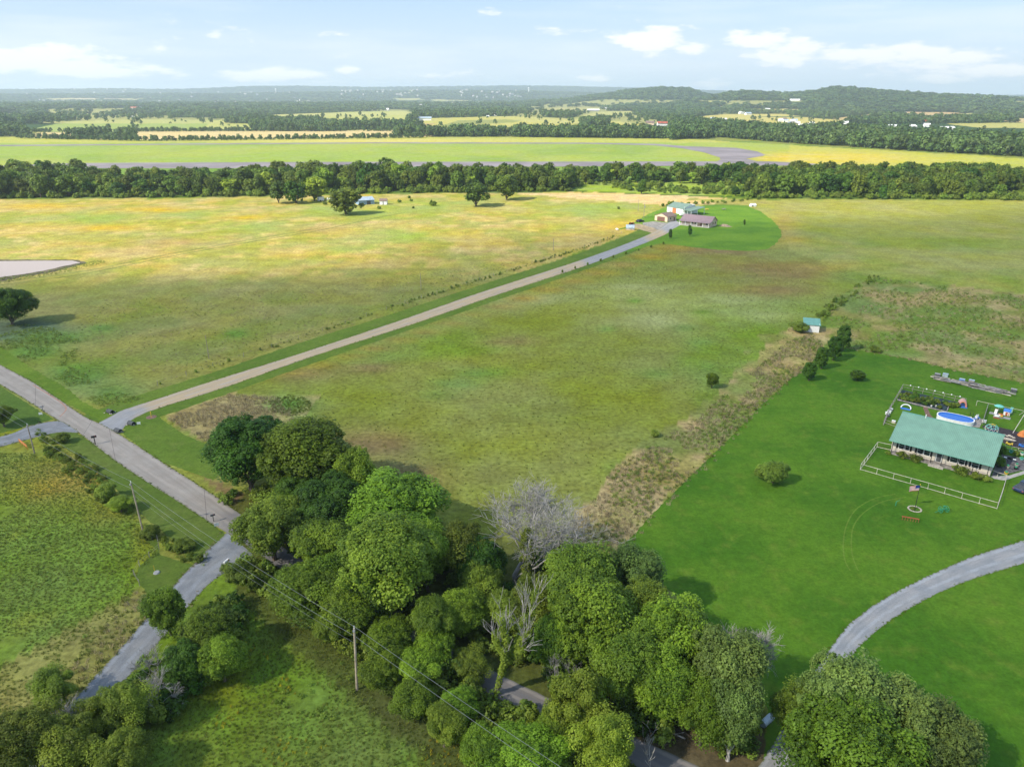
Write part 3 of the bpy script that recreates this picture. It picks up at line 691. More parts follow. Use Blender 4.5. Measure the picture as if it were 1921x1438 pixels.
def tree_proto(kind, R, H, base, nclu, per, cr, size, nl, m, seed, bark='bark', **kw):
    lk = {k: kw.pop(k) for k in ('up', 'flat', 'droop') if k in kw}
    cen, L = crown_centers(R, H, base, nclu, nl, seed, **kw)
    cvar = np.clip(.5 + .5 * (cen[:, 5]) * .0 + np.random.default_rng(seed).normal(0, .25, len(cen)), 0, 1)
    parts = [leaves(cen, cr, per, size, seed=seed, cvar=cvar, **lk)]
    ri = np.random.default_rng(seed + 5)                         # loose inner leaves so the crown is not hollow
    inn = np.concatenate([L[:, :3] + ri.normal(size=(len(L), 3)) * .25 * R * .3, np.tile([0, 0, 1.], (len(L), 1))], 1)
    parts.append(leaves(inn, R * .36, max(20, nclu * per // 60), size * 1.5, seed=seed + 9))
    return dict(crown=leaf_mesh(kind + '_crown', parts, m), trunk=limb_mb(L, base, R * .055, seed).mesh(kind + '_trunk', M[bark]), R=R, H=H)
def put_tree(pr, loc, s, sz=None, rz=None, name='tree', label=None, cat='tree', group=None, parts=True):
    rz = rnd.uniform(0, 6.28) if rz is None else rz; sz = sz or s
    o = empty(name, loc, rz, label, cat, group); k_ = rnd.uniform(.88, 1.12); o.scale = (s * k_, s / k_, sz * rnd.uniform(.93, 1.07)); o.rotation_euler = (rnd.uniform(-.09, .09), rnd.uniform(-.09, .09), rz)
    t = bpy.data.objects.new('trunk', pr['trunk']); link(t, o)
    c = bpy.data.objects.new('crown', pr['crown']); link(c, o)
    return o
def bare_tree(seed, H, R, spread=1.0, levels=5, r0=.22, kids=(3, 4), twig=.012, lean=(0, 0), first=.28):
    """leafless tree: returns trunk MB, branches MB, list of branch points"""
    rr_ = random.Random(seed); tr, br, pts = MB(), MB(), []
    def grow(p, d, ln, r, lv):
        n = 3 if lv < 3 else 2; path = [p]; q = p.copy(); dd = d.copy()
        for i in range(n):
            dd = (dd + Vector((rr_.uniform(-.22, .22), rr_.uniform(-.22, .22), rr_.uniform(-.06, .16)))).normalized()
            q = q + dd * ln / n; path.append(q.copy())
        rads = [r * (1 - .45 * i / n) for i in range(n + 1)]
        (tr if lv == 0 else br).tube(path, rads, 6 if lv < 2 else 3, cap=lv < 2)
        pts.append((lv, path, rads))
        if lv >= levels: return
        for k in range(rr_.randint(*kids)):
            t = rr_.uniform(.35, 1.0) if lv else rr_.uniform(.6, 1.0)
            i = min(int(t * n), n - 1); b_ = path[i].lerp(path[i + 1], t * n - i)
            a = rr_.uniform(0, 6.28); e = dd.orthogonal().normalized(); e.rotate(Matrix.Rotation(a, 3, dd))
            sp = rr_.uniform(.45, .95) * spread
            nd = (dd + e * sp + Vector((0, 0, .12))).normalized()
            grow(b_, nd, (H * rr_.uniform(.26, .36) if lv == 0 else ln * rr_.uniform(.55, .82)), max(twig, r * rr_.uniform(.42, .6)), lv + 1)
    grow(Vector((0, 0, -.2)), Vector((lean[0], lean[1], 1)).normalized(), H * first, r0, 0)
    return tr, br, pts

# prototypes
big = {
    'broad': tree_proto('broad', 5, 11, 1.8, 900, 62, .40, .105, 20, LM['broad'], 1, lobe=.31, spread=.82, up=.5),
    'broad2': tree_proto('broad2', 5, 11, 1.4, 900, 62, .38, .105, 24, LM['broad'], 2, lobe=.27, spread=.88, up=.5),
    'bright': tree_proto('bright', 5, 12, 2.0, 900, 62, .38, .100, 24, LM['bright'], 3, lobe=.26, spread=.86, up=.5),
    'dark': tree_proto('dark', 5, 11, 1.2, 800, 62, .42, .108, 18, LM['dark'], 4, lobe=.32, spread=.8, flat=1.2, up=.5),
    'olive': tree_proto('olive', 5, 11, 2.0, 640, 58, .40, .100, 24, LM['olive'], 5, lobe=.24, spread=.95, up=.5),
    'grey': tree_proto('grey', 5, 12, 1.6, 900, 62, .38, .105, 22, LM['grey'], 6, bark='palebark', taper=.3, lobe=.28, spread=.86, up=.5),
    'feather': tree_proto('feather', 4, 11, 1.0, 640, 56, .30, .090, 22, LM['bright'], 8, lobe=.22, spread=.98, flat=1.8, droop=.5),
    'shrub': tree_proto('shrub', 3, 4.5, .3, 360, 60, .32, .105, 14, LM['weed'], 9, spread=.8, lobe=.32),
}
mid = [tree_proto('mid%d' % i, 5, 11, 1.0, 150, 22, .85, .42, 9 + i % 4, LM['belt'], 20 + i, **k) for i, k in enumerate([
    {}, dict(spread=.7), dict(taper=.2), dict(lobe=.36, spread=.72), dict(spread=.5, lobe=.5)])]
midbush = tree_proto('midbush', 3, 3.6, .2, 60, 20, .7, .36, 7, LM['weed'], 31, spread=.7)
cedar = tree_proto('cedar', 2.2, 6.5, .3, 260, 40, .38, .16, 10, LM['dark'], 33, taper=.85, spread=.5)
farp = [leaf_mesh('far%d' % i, [leaves(crown_centers(5, 10, .5, 36, 6, 40 + i)[0], 1.3, 7, 1.25, seed=40 + i, up=.5)], LM['far']) for i in range(4)]
bush_m = leaf_mesh('bushleaf', [leaves(crown_centers(1.0, 1.5, .0, 60, 6, 50, spread=.6)[0], .26, 16, .12, seed=50)], LM['weed'])
bush_d = leaf_mesh('bushdark', [leaves(crown_centers(1.0, 1.5, .0, 60, 6, 51, spread=.6)[0], .26, 16, .12, seed=51)], LM['dark'])
bush_y = leaf_mesh('bushyellow', [leaves(crown_centers(1.0, 1.3, .0, 60, 6, 52, spread=.6)[0], .26, 16, .11, seed=52)], LM['olive'])
def tuft_mesh(name, n, h, wd, spread, m, seed, lean=.45):
    r = np.random.default_rng(seed)
    a = r.uniform(0, 2 * PI, n); rad = spread * np.sqrt(r.random(n)); p = np.stack([rad * np.cos(a), rad * np.sin(a), np.zeros(n)], 1)
    b_ = r.uniform(0, 2 * PI, n); t = np.stack([np.cos(b_), np.sin(b_), np.zeros(n)], 1) * wd / 2
    l = r.uniform(-lean, lean, (n, 2)) * h; tip = p + np.concatenate([l, (h * r.uniform(.6, 1.2, n))[:, None]], 1)
    V = np.stack([p - t, p + t, tip + t * .3, tip - t * .3], 1).reshape(-1, 3)
    return np_mesh(name, V, np.arange(len(V)).reshape(-1, 4), m, {'var': ('FACE', 'FLOAT', r.random(n))})
tuft_g = tuft_mesh('tuftg', 16, .55, .10, .42, LM['grass'], 1)
tuft_l = tuft_mesh('tuftl', 16, .45, .12, .40, LM['lush'], 2)
tuft_s = tuft_mesh('tufts', 14, .60, .09, .42, LM['straw'], 3, .7)
tuft_f = tuft_mesh('tuftf', 10, .60, .10, .35, LM['flower'], 4)
weed_m = leaf_mesh('weedleaf', [leaves(np.concatenate([np.random.default_rng(5).uniform(-.4, .4, (7, 2)), np.random.default_rng(6).uniform(.2, .6, (7, 1)), np.tile([0, 0, 1.], (7, 1))], 1), .26, 8, .12, seed=6)], LM['weed'])

# ------------------------------------------------------------------ scattered stuff (geometry nodes)
def scatter(name, meshes, pos, scl, label=None, cat='vegetation', zs=None, seed=0):
    if len(pos) == 0: return
    r = np.random.default_rng(seed); n = len(pos)
    me = bpy.data.meshes.new(name); me.vertices.add(n); me.vertices.foreach_set('co', pos.astype(np.float32).ravel())
    a = me.attributes.new('scl', 'FLOAT_VECTOR', 'POINT')
    sv = np.stack([scl, scl, scl * (zs if zs is not None else r.uniform(.75, 1.25, n))], 1); a.data.foreach_set('vector', sv.astype(np.float32).ravel())
    a = me.attributes.new('rot', 'FLOAT_VECTOR', 'POINT')
    a.data.foreach_set('vector', np.stack([np.zeros(n), np.zeros(n), r.uniform(0, 6.28, n)], 1).astype(np.float32).ravel())
    a = me.attributes.new('idx', 'INT', 'POINT'); a.data.foreach_set('value', r.integers(0, len(meshes), n).astype(np.int32))
    o = link(bpy.data.objects.new(name, me)); tag(o, label, cat, None, 'stuff')
    ng = bpy.data.node_groups.new(name, 'GeometryNodeTree')
    ng.interface.new_socket('Geometry', in_out='INPUT', socket_type='NodeSocketGeometry')
    ng.interface.new_socket('Geometry', in_out='OUTPUT', socket_type='NodeSocketGeometry')
    N, Lk = ng.nodes, ng.links
    gi, gout = N.new('NodeGroupInput'), N.new('NodeGroupOutput'); j = N.new('GeometryNodeJoinGeometry'); iop = N.new('GeometryNodeInstanceOnPoints')
    for m_ in meshes[::-1]:
        src = bpy.data.objects.new(m_.name + '_leafset', m_)
        oi = N.new('GeometryNodeObjectInfo'); oi.inputs['Object'].default_value = src; oi.inputs['As Instance'].default_value = True
        Lk.new(oi.outputs['Geometry'], j.inputs[0])
    def attr(nm, ty):
        x = N.new('GeometryNodeInputNamedAttribute'); x.data_type = ty; x.inputs['Name'].default_value = nm; return [q for q in x.outputs if q.enabled and q.name == 'Attribute'][0]
    Lk.new(gi.outputs[0], iop.inputs['Points']); Lk.new(j.outputs[0], iop.inputs['Instance'])
    iop.inputs['Pick Instance'].default_value = True
    Lk.new(attr('idx', 'INT'), iop.inputs['Instance Index'])
    Lk.new(attr('rot', 'FLOAT_VECTOR'), iop.inputs['Rotation']); Lk.new(attr('scl', 'FLOAT_VECTOR'), iop.inputs['Scale'])
    Lk.new(iop.outputs[0], gout.inputs[0])
    md = o.modifiers.new('scatter', 'NODES'); md.node_group = ng
    return o
def pts_in(poly_px, spacing, seed=0, clump=0.0, cs=6.0, avoid=None):
    """jittered grid points on the ground inside a polygon given by its corners"""
    W = [P(x, y) for x, y in poly_px]; xs = [q.x for q in W]; ys = [q.y for q in W]; r = np.random.default_rng(seed)
    X, Y = np.meshgrid(np.arange(min(xs), max(xs), spacing), np.arange(min(ys), max(ys), spacing))
    X = (X + r.uniform(-.5, .5, X.shape) * spacing * .95).ravel(); Y = (Y + r.uniform(-.5, .5, Y.shape) * spacing * .95).ravel()
    k = inpoly(X, Y, [(q.x, q.y) for q in W])
    if clump: k &= (vnoise(X, Y, cs, 3, seed + 3) > clump)
    for av in (avoid or []):
        A_ = [P(x, y) for x, y in av]; k &= ~inpoly(X, Y, [(q.x, q.y) for q in A_])
    X, Y = X[k], Y[k]
    return np.stack([X, Y, terr(X, Y)], 1)
def sc_in(name, meshes, poly, spacing, smin, smax, seed, label, clump=0.0, cs=6.0, zs=None, avoid=None):
    p = pts_in(poly, spacing, seed, clump, cs, avoid); s = np.random.default_rng(seed + 1).uniform(smin, smax, len(p))
    return scatter(name, meshes, p, s, label, 'grass', zs, seed)
def multi(name, meshes, polys, spacing, smin, smax, seed, label, clump=0.0, cs=6.0, avoid=None, cat='grass'):
    p = np.concatenate([pts_in(q, spacing, seed + i, clump, cs, avoid) for i, q in enumerate(polys)])
    s = np.random.default_rng(seed + 1).uniform(smin, smax, len(p))
    return scatter(name, meshes, p, s, label, cat, None, seed)

west = [(-120, 860), (0, 850), (60, 850), (130, 880), (250, 965), (296, 1040), (258, 1070), (250, 1110), (180, 1210), (60, 1330), (-150, 1480)]
south = [(470, 1095), (560, 1150), (690, 1240), (850, 1360), (960, 1480), (150, 1500), (330, 1310), (420, 1190)]
multi('meadow_grass', [tuft_g, tuft_g, tuft_l], [west, south], .48, .22, .55, 11, 'tall uneven green grass covering the two foreground meadows', .26, 7)
multi('meadow_weeds', [weed_m], [west, south], 2.0, .4, .8, 13, 'darker leafy weeds standing in clumps in the foreground meadows', .52, 9)
multi('yellow_wildflowers', [tuft_f], [[(470, 1380), (500, 1370), (485, 1438), (460, 1438)], [(440, 1150), (470, 1160), (490, 1195), (455, 1200)], south], .9, .35, .6, 17, 'yellow wildflowers dotted in the meadow below the power line', .66, 5)
strip1 = [(60, 800), (100, 825), (180, 880), (262, 965), (320, 1012), (395, 1040), (385, 1062), (330, 1050), (296, 1012), (245, 990), (170, 930), (90, 860)]
multi('ditch_weeds', [weed_m, weed_m, tuft_g, bush_y], [strip1], .8, .35, .8, 19, 'thick rank weeds and brush along the roadside ditch', .3, 5)
multi('ditch_grass', [tuft_g, tuft_s], [[(250, 1110), (330, 1105), (290, 1150), (165, 1284), (60, 1390), (-60, 1440), (100, 1290)]], .8, .5, 1.0, 23, 'flattened straw coloured grass on the verge of the gravel lane', .3, 5)
multi('corner_weeds', [weed_m, weed_m, tuft_g], [[(0, 610), (90, 610), (150, 640), (140, 690), (200, 730), (270, 745), (250, 755), (190, 765), (120, 720), (60, 690), (0, 655)]], 1.0, .4, .9, 29, 'bushy green weeds in the damp corner of the hay field', .42, 8)
brush_px = [(1480, 640), (1525, 625), (1545, 650), (1520, 690), (1475, 715), (1400, 785), (1290, 890), (1155, 1035), (1060, 1040), (1090, 970), (1150, 880), (1300, 790), (1390, 715)]
multi('dry_brush', [tuft_s, tuft_s, tuft_s, tuft_g], [brush_px], .85, .55, 1.1, 31, 'dry straw brush and weeds in the unmown strip beside the lawn', .40, 6)
multi('green_brush', [weed_m], [brush_px], 1.4, .5, 1.0, 37, 'green brambles in the unmown strip beside the lawn', .52, 7)
multi('straw_corner', [tuft_s], [[(312, 785), (430, 740), (520, 745), (560, 790), (450, 800), (400, 838)]], .8, .6, 1.1, 41, 'matted straw grass by the mouth of the gravel drive', .3, 6)
sc_in('lush_clump', [tuft_l], [(505, 752), (540, 740), (580, 748), (585, 768), (545, 780), (510, 772)], .7, .5, 1.0, 43, 'bright green reeds in a wet hollow of the meadow')
centre_px = [(440, 745), (620, 680), (900, 566), (1150, 486), (1250, 462), (1450, 480), (1560, 560), (1480, 640), (1400, 700), (1150, 870), (1060, 1000), (900, 960), (700, 860), (560, 800)]
multi('centre_meadow_grass', [tuft_g], [centre_px], 2.4, .3, .6, 47, 'green meadow grass standing in the centre field', .44, 12)
multi('hay_grass', [tuft_s, tuft_g], [[(150, 720), (90, 660), (200, 560), (600, 540), (900, 500), (1000, 480), (800, 570), (500, 660), (250, 735)]], 2.4, .3, .7, 53, 'straw and green grass standing in the hay field', .42, 12)
multi('paddock_grass', [tuft_s, weed_m, tuft_g], [[(1640, 522), (1921, 556), (2100, 600), (2100, 740), (1921, 715), (1600, 652), (1560, 600)]], 1.7, .6, 1.2, 59, 'rough dry grass in the fenced paddock behind the green roofed house', .4, 10)
hedge_px = [(1640, 516), (1650, 522), (1600, 556), (1560, 590), (1545, 602), (1525, 596), (1550, 572), (1600, 540)]
multi('fence_line_brush', [bush_m, weed_m], [hedge_px], 1.6, .4, 1.0, 61, 'dark brush grown along the fence line above the small shed', .42, 6)
multi('driveway_hedge_weeds', [bush_m, weed_m, tuft_g], [[(300, 716), (400, 684), (560, 632), (760, 566), (900, 523), (1080, 467), (1170, 436), (1172, 440), (1080, 473), (900, 529), (760, 572), (560, 638), (400, 690), (300, 722)]], 1.3, .2, .6, 67, 'scrubby weeds along the wire fence beside the drive', .4, 6)
multi('pond_reeds', [weed_m, tuft_g], [[(0, 521), (50, 515), (100, 507), (150, 495), (190, 488), (200, 493), (110, 514), (0, 532)]], 1.3, .5, .9, 71, 'reeds and weeds on the bank of the muddy pond')
sc_in('wood_undergrowth', [bush_m, weed_m, bush_d], [(400, 925), (470, 920), (620, 940), (760, 990), (900, 1030), (1130, 1050), (1250, 1160), (1400, 1330), (1430, 1440), (1330, 1440), (1180, 1385), (1010, 1280), (800, 1180), (560, 1040), (470, 1000)], 1.7, .9, 1.8, 73, 'leafy undergrowth on the far side of the road beneath the trees', .42, 6)
sc_in('hedge_undergrowth', [bush_m, weed_m, bush_y], [(425, 1085), (470, 1060), (540, 1085), (780, 1232), (1000, 1350), (1160, 1430), (1200, 1500), (1000, 1500), (850, 1380), (690, 1260), (560, 1160), (470, 1105)], 1.2, .8, 1.7, 79, 'bushy hedge growth between the road and the power line meadow', .25, 6)
sc_in('lane_undergrowth', [bush_m, bush_d], [(300, 1240), (400, 1150), (450, 1100), (460, 1150), (420, 1240), (330, 1340), (200, 1450), (60, 1500), (100, 1440)], 1.2, .9, 1.7, 83, 'dark undergrowth along the gravel lane', .3, 6)

def edge_grass(name, lines, sp, wd, s0, s1, seed, label, meshes):
    r = np.random.default_rng(seed); out = []
    for pix in lines:
        pts = catmull(gpts(pix), 10)
        for i in range(len(pts) - 1):
            d = (pts[i + 1] - pts[i]); n = max(1, int(d.length / sp)); nn = Vector((-d.y, d.x)).normalized() if d.length else Vector((0, 0))
            for k in range(n):
                if r.random() < .25: continue
                q = pts[i].lerp(pts[i + 1], r.random()) + nn * r.normal() * wd; out.append((q.x, q.y, 0))
    out = np.array(out); scatter(name, meshes, out, r.uniform(s0, s1, len(out)), label, 'grass', None, seed)
edge_grass('lane_edge_grass', [[(420, 1000), (385, 1036), (340, 1082), (300, 1130), (240, 1200), (165, 1284), (80, 1380)], [(452, 1058), (430, 1070), (395, 1092), (350, 1140), (272, 1232), (205, 1310)], [(0, 819), (50, 801), (90, 791)], [(0, 838), (60, 822), (110, 811)]], .28, .30, .25, .6, 301, 'ragged grass along the edges of the gravel lanes', [tuft_g, tuft_l, tuft_s])
edge_grass('house_drive_edge_grass', [[(1921, 1013), (1830, 1042), (1750, 1076), (1660, 1122), (1600, 1165), (1560, 1212), (1528, 1262), (1496, 1318), (1460, 1380), (1430, 1438)], [(1921, 1056), (1830, 1084), (1760, 1112), (1690, 1150), (1640, 1186), (1604, 1222), (1570, 1275)]], .3, .16, .2, .42, 302, 'ragged mown grass along the gravel house drive', [tuft_l])
edge_grass('road_edge_grass', [road_far[1:9], road_near[1:8]], .35, .14, .2, .5, 303, 'ragged grass along the edges of the concrete road', [tuft_g, tuft_l])
edge_grass('lawn_edge_grass', [[(1158, 1032), (1195, 995), (1232, 955), (1300, 888), (1360, 830), (1420, 768), (1480, 712), (1530, 672)], [(1580, 652), (1640, 662), (1700, 672), (1800, 696), (1921, 718)]], .35, .6, .5, 1.0, 304, 'tall grass left standing along the edge of the mown lawn', [tuft_s, tuft_g])
edge_grass('drive_edge_grass', [[(270, 756), (400, 714), (560, 664), (750, 601), (900, 549), (1080, 491)], [(290, 768), (420, 727), (600, 664), (780, 606), (930, 554), (1100, 498)]], .5, .2, .2, .5, 305, 'grass growing along both edges of the dirt drive', [tuft_g, tuft_l])

# ------------------------------------------------------------------ foreground trees
def fg(kind, cx, cy, rw, h, label, group=None, rz=None, name='broadleaf_tree'):
    pr = big[kind]; c = P(cx, cy, h * .56); d = (c - Vector((0, 0, CAMH))).length
    R = rw * d / F
    return put_tree(pr, (c.x, c.y, 0), R / pr['R'] * 1.07, h / pr['H'] * 1.03, rz, name, label, 'tree', group)
FG = [
    ('dark', 462, 850, 74, 13, 'rounded dark green tree beside the concrete road, nearest the road junction'),
    ('broad', 578, 868, 88, 14, 'large domed green tree right of the dark tree at the road edge'),
    ('dark', 622, 945, 72, 11, 'deep green shaded tree in the hollow below the large domed tree'),
    ('broad2', 655, 900, 42, 12, 'upright green tree on the meadow side of the large domed tree'),
    ('olive', 508, 990, 66, 10, 'olive green tree hanging over the mouth of the gravel lane'),
    ('broad', 610, 1035, 62, 10, 'mid green tree behind the power line and right of the olive tree'),
    ('broad2', 748, 955, 92, 12, 'wide green tree with lumpy crown left of the big bare grey tree'),
    ('bright', 733, 1075, 92, 14, 'tall bright yellow green tree in the middle of the wood'),
    ('broad2', 590, 1115, 60, 8, 'low green tree crossed by the power wires'),
    ('broad', 660, 1140, 55, 8, 'small green tree just above the tan utility pole top'),
    ('olive', 870, 1030, 48, 10, 'loose yellow green tree between the bright tree and the bare grey tree'),
    ('olive', 900, 1100, 40, 7, 'thin olive tree in the shade below the bare grey tree'),
    ('bright', 1085, 1100, 72, 11, 'fresh green tree touching the corner of the mown lawn'),
    ('grey', 1190, 1090, 55, 11, 'dark grey green tree on the lawn side of the wood'),
    ('broad', 1120, 1185, 86, 12, 'big full green tree in the centre of the right hand wood'),
    ('bright', 1180, 1250, 62, 11, 'lumpy light green tree over the leaf litter by the road'),
    ('broad2', 1262, 1205, 74, 12, 'round topped yellowish green tree at the edge of the mown lawn'),
    ('broad', 1260, 1290, 52, 10, 'hanging green crown below the round topped tree'),
    ('grey', 1362, 1265, 62, 13, 'pale grey green tree left of the gravel house drive'),
    ('grey', 1375, 1350, 48, 10, 'lower pale green tree with a white trunk beside the brush heap'),
    ('olive', 1012, 1130, 52, 8, 'olive tree at the foot of the bare grey tree on its right'),
    ('bright', 812, 1175, 42, 8, 'small light green tree over the brown road bank'),
    ('broad', 730, 1205, 48, 6, 'low green thicket tree right of the tan utility pole top'),
    ('broad', 1045, 1365, 34, 5, 'green tree right of the ivy covered snag'),
    ('feather', 1090, 1330, 52, 10, 'feathery yellow green tree standing over the road'),
    ('feather', 1130, 1400, 44, 9, 'second feathery tree below, at the bottom edge of the wood'),
    ('broad2', 985, 1415, 60, 6, 'dense green tree at the bottom edge left of the feathery trees'),
    ('broad', 862, 1330, 34, 5, 'bushy green tree left of the ivy covered snag roots'),
    ('grey', 1585, 1325, 70, 13, 'spreading pale green tree at the bend of the gravel house drive'),
    ('grey', 1672, 1352, 66, 12, 'pale green tree with white limbs showing at the bottom right'),
    ('olive', 1515, 1345, 40, 10, 'darker olive tree leaning over the gravel house drive'),
    ('broad2', 1590, 1420, 80, 12, 'green tree at the bottom edge beneath the white limbed tree'),
    ('grey', 1760, 1410, 62, 10, 'pale green tree trailing off along the bottom edge at the right'),
    ('broad', 312, 1145, 34, 7, 'dark green tree arching over the gravel lane'),
    ('broad', 390, 1185, 46, 7, 'dense dark green tree right of the gravel lane'),
    ('dark', 350, 1245, 36, 6, 'low dark tree among dead branches beside the gravel lane'),
    ('olive', 225, 1330, 36, 7, 'yellow green tree right of the end of the gravel lane'),
    ('feather', 100, 1290, 34, 6, 'yellow green tree on the left of the gravel lane'),
    ('feather', 175, 1345, 30, 6, 'small green tree close over the gravel lane end'),
    ('olive', 120, 1395, 46, 7, 'dark green tree in the bottom left corner group'),
    ('olive', 35, 1400, 50, 8, 'yellowish tree in the bottom left corner'),
    ('olive', 225, 1420, 40, 6, 'dark leafy tree at the bottom edge right of the corner group'),
    ('broad', 700, 1120, 50, 9, 'green tree between the tall bright tree and the small tree above the pole'),
    ('broad2', 800, 1040, 44, 11, 'green tree pressed against the right side of the tall bright tree'),
    ('dark', 905, 1060, 46, 8, 'dark shaded tree just left of the big bare grey tree trunk'),
    ('olive', 950, 1145, 40, 6, 'low olive tree above the ivy covered snag'),
    ('broad', 1050, 1205, 50, 9, 'green tree on the left flank of the big full green tree'),
    ('broad', 860, 1150, 42, 7, 'low green tree beside the brown road bank'),
    ('dark', 560, 930, 50, 9, 'dark tree filling the gap under the large domed tree'),
    ('broad2', 1320, 1330, 46, 9, 'green tree between the pale tree and the hanging green crown'),
    ('broad', 640, 1080, 46, 8, 'green tree left of the tall bright tree at its foot'),
    ('bright', 628, 1172, 34, 5, 'fresh green hedge tree just left of the tan pole top'),
    ('broad', 715, 1262, 36, 5, 'hedge tree immediately right of the tan pole shaft'),
    ('broad2', 770, 1310, 38, 5, 'hedge tree under the wires, first down from the tan pole'),
    ('bright', 832, 1362, 38, 5, 'hedge tree under the wires, second down from the tan pole'),
    ('broad', 905, 1408, 40, 5, 'hedge tree under the wires near the bottom edge'),
    ('broad2', 548, 1098, 36, 6, 'hedge tree right of the mailbox at the lane'),
    ('broad', 812, 1225, 40, 5, 'low leafy tree closing over the road below the bright tree'),
    ('olive', 880, 1245, 34, 4, 'low olive tree over the road left of the ivy covered snag'),
    ('broad2', 780, 1260, 38, 5, 'bushy thicket tree right of the tan utility pole'),
    ('bright', 1215, 1160, 50, 11, 'light green tree behind the lumpy tree near the lawn edge'),
    ('broad', 415, 1235, 40, 6, 'green tree at the right end of the lane side group'),
    ('dark', 14, 573, 34, 11, 'dark rounded tree cut by the left edge beside the hay field'),
]
for k, cx, cy, rw, h, lb in FG: fg(k, cx, cy, rw, h, lb, None)
def shrub(px, py, wpx, h, label, kind='shrub', cat='shrub', name='shrub', m=None):
    pr = big[kind] if isinstance(kind, str) else kind; c = P(px, py, 0); d = (c - Vector((0, 0, CAMH))).length; R = wpx * d / F
    return put_tree(pr, c, R / pr['R'], h / pr['H'], None, name, label, cat)
shrub(1450, 905, 27, 3.8, 'round green bush alone in the middle of the mown lawn', 'shrub', name='round_bush')
shrub(1607, 714, 16, 2.6, 'dark round evergreen bush alone at the top of the lawn', cedar, name='evergreen_bush')
for (x, y, wv, h, lb) in [(1517, 714, 16, 5, 'nearest evergreen of the row by the lawn corner'), (1541, 692, 16, 6.2, 'second evergreen of the row by the lawn corner'),
                          (1562, 676, 17, 7, 'third and widest evergreen of the row below the shed'), (1580, 658, 16, 7, 'farthest evergreen of the row beside the shed')]:
    shrub(x, y, wv, h, lb, cedar, 'evergreen tree', 'evergreen_tree')
shrub(1335, 728, 12, 4.2, 'small leafy tree alone in the brushy strip', 'broad', 'tree', 'young_tree')
shrub(1228, 818, 9, 1.4, 'low dark bush in the meadow left of the brushy strip', name='low_bush')
shrub(1500, 622, 18, 2.6, 'green bush at the left of the small shed', name='bramble_bush')
shrub(1640, 660, 9, 1.6, 'small bush in the rough paddock by the lawn edge', name='low_bush')
shrub(8, 800, 22, 4.6, 'yellow green bush at the left edge above the gravel spur', 'bright', name='roadside_bush')
shrub(120, 1010 - 180, 12, 2.2, 'bush in the ditch below the gravel spur', name='ditch_bush')
shrub(202, 934, 17, 2.6, 'dark bush in the ditch left of the utility pole', name='ditch_bush')
shrub(228, 960, 22, 2.8, 'light green bush in the ditch against the utility pole', 'bright', name='ditch_bush')
shrub(285, 1010, 16, 2.2, 'bush at the corner of the lane lawn', name='ditch_bush')
shrub(345, 1030, 18, 1.6, 'low dense bush in the ditch beside the lane mouth', name='ditch_bush')
shrub(450, 1090, 26, 3, 'bush behind the white mailbox at the lane', name='lane_bush')

# bare and ivy covered trees
def place_bare(px, py, H, R, seed, label, name='bare_tree', levels=5, spread=1.0, r0=.2, kids=(3, 4), twig=.012, lean=(0, 0), first=.28, rz=0, parent_extra=None, s=1.0):
    c = P(px, py, 0); tr, br, pts = bare_tree(seed, H, R, spread, levels, r0, kids, twig, lean, first)
    o = empty(name, c, rz, label, 'tree')
    tr.build('trunk', M['dead'], o); br.build('branches', M['dead'], o); o.scale = (s * 1.15, s * 1.05, s * 1.02) if s > 1.5 else (s,) * 3
    return o, pts
place_bare(968, 1100, 13, 8, 3, 'big bare silvery grey tree with fine fan of dead twigs in the wood', levels=6, kids=(3, 5), spread=1.55, r0=.26, twig=.016, first=.10, s=1.6)
place_bare(1385, 1318, 9, 4, 12, 'bare grey tree behind the pale green tree at the lawn edge', levels=6, kids=(3, 5), spread=1.1, r0=.15, twig=.018, lean=(.25, .1), first=.16, s=1.05)
place_bare(1055, 1310, 6, 3, 8, 'small bare white tree over the road right of the ivy snag', levels=5, kids=(3, 3), spread=.8, r0=.10, twig=.011, s=1.3)
place_bare(310, 1290, 8, 3, 14, 'bare grey tree leaning over the gravel lane', levels=5, kids=(3, 3), spread=.9, r0=.12, twig=.018, lean=(-.55, .1), s=.95)
place_bare(370, 1262, 6, 3, 15, 'bare branching tree beside the dark lane tree', levels=5, kids=(3, 3), spread=.9, r0=.10, twig=.018, lean=(.3, .1), s=.9)
place_bare(290, 1345, 7, 4, 16, 'bare grey tree spreading low right of the lane end', levels=5, kids=(3, 4), spread=1, r0=.12, twig=.018, lean=(.4, .2), s=.9)
place_bare(165, 1390, 7, 4, 17, 'bare grey tree left of the lane end with fine dead twigs', levels=5, kids=(3, 4), spread=1, r0=.12, twig=.018, lean=(-.3, .1), s=1.0)
place_bare(1225, 1458, 6, 3, 18, 'pale dead sapling at the bottom edge beside the road', levels=4, kids=(2, 3), spread=.8, r0=.07, twig=.02)
place_bare(838, 1225, 4, 3, 19, 'thin bare tree left of the ivy covered snag', levels=4, kids=(3, 3), spread=.8, r0=.08, twig=.016)
place_bare(1010, 1068, 5, 2, 24, 'short bare tree with low crooked limbs under the big bare tree', levels=4, kids=(3, 3), spread=1.1, r0=.10, twig=.018)
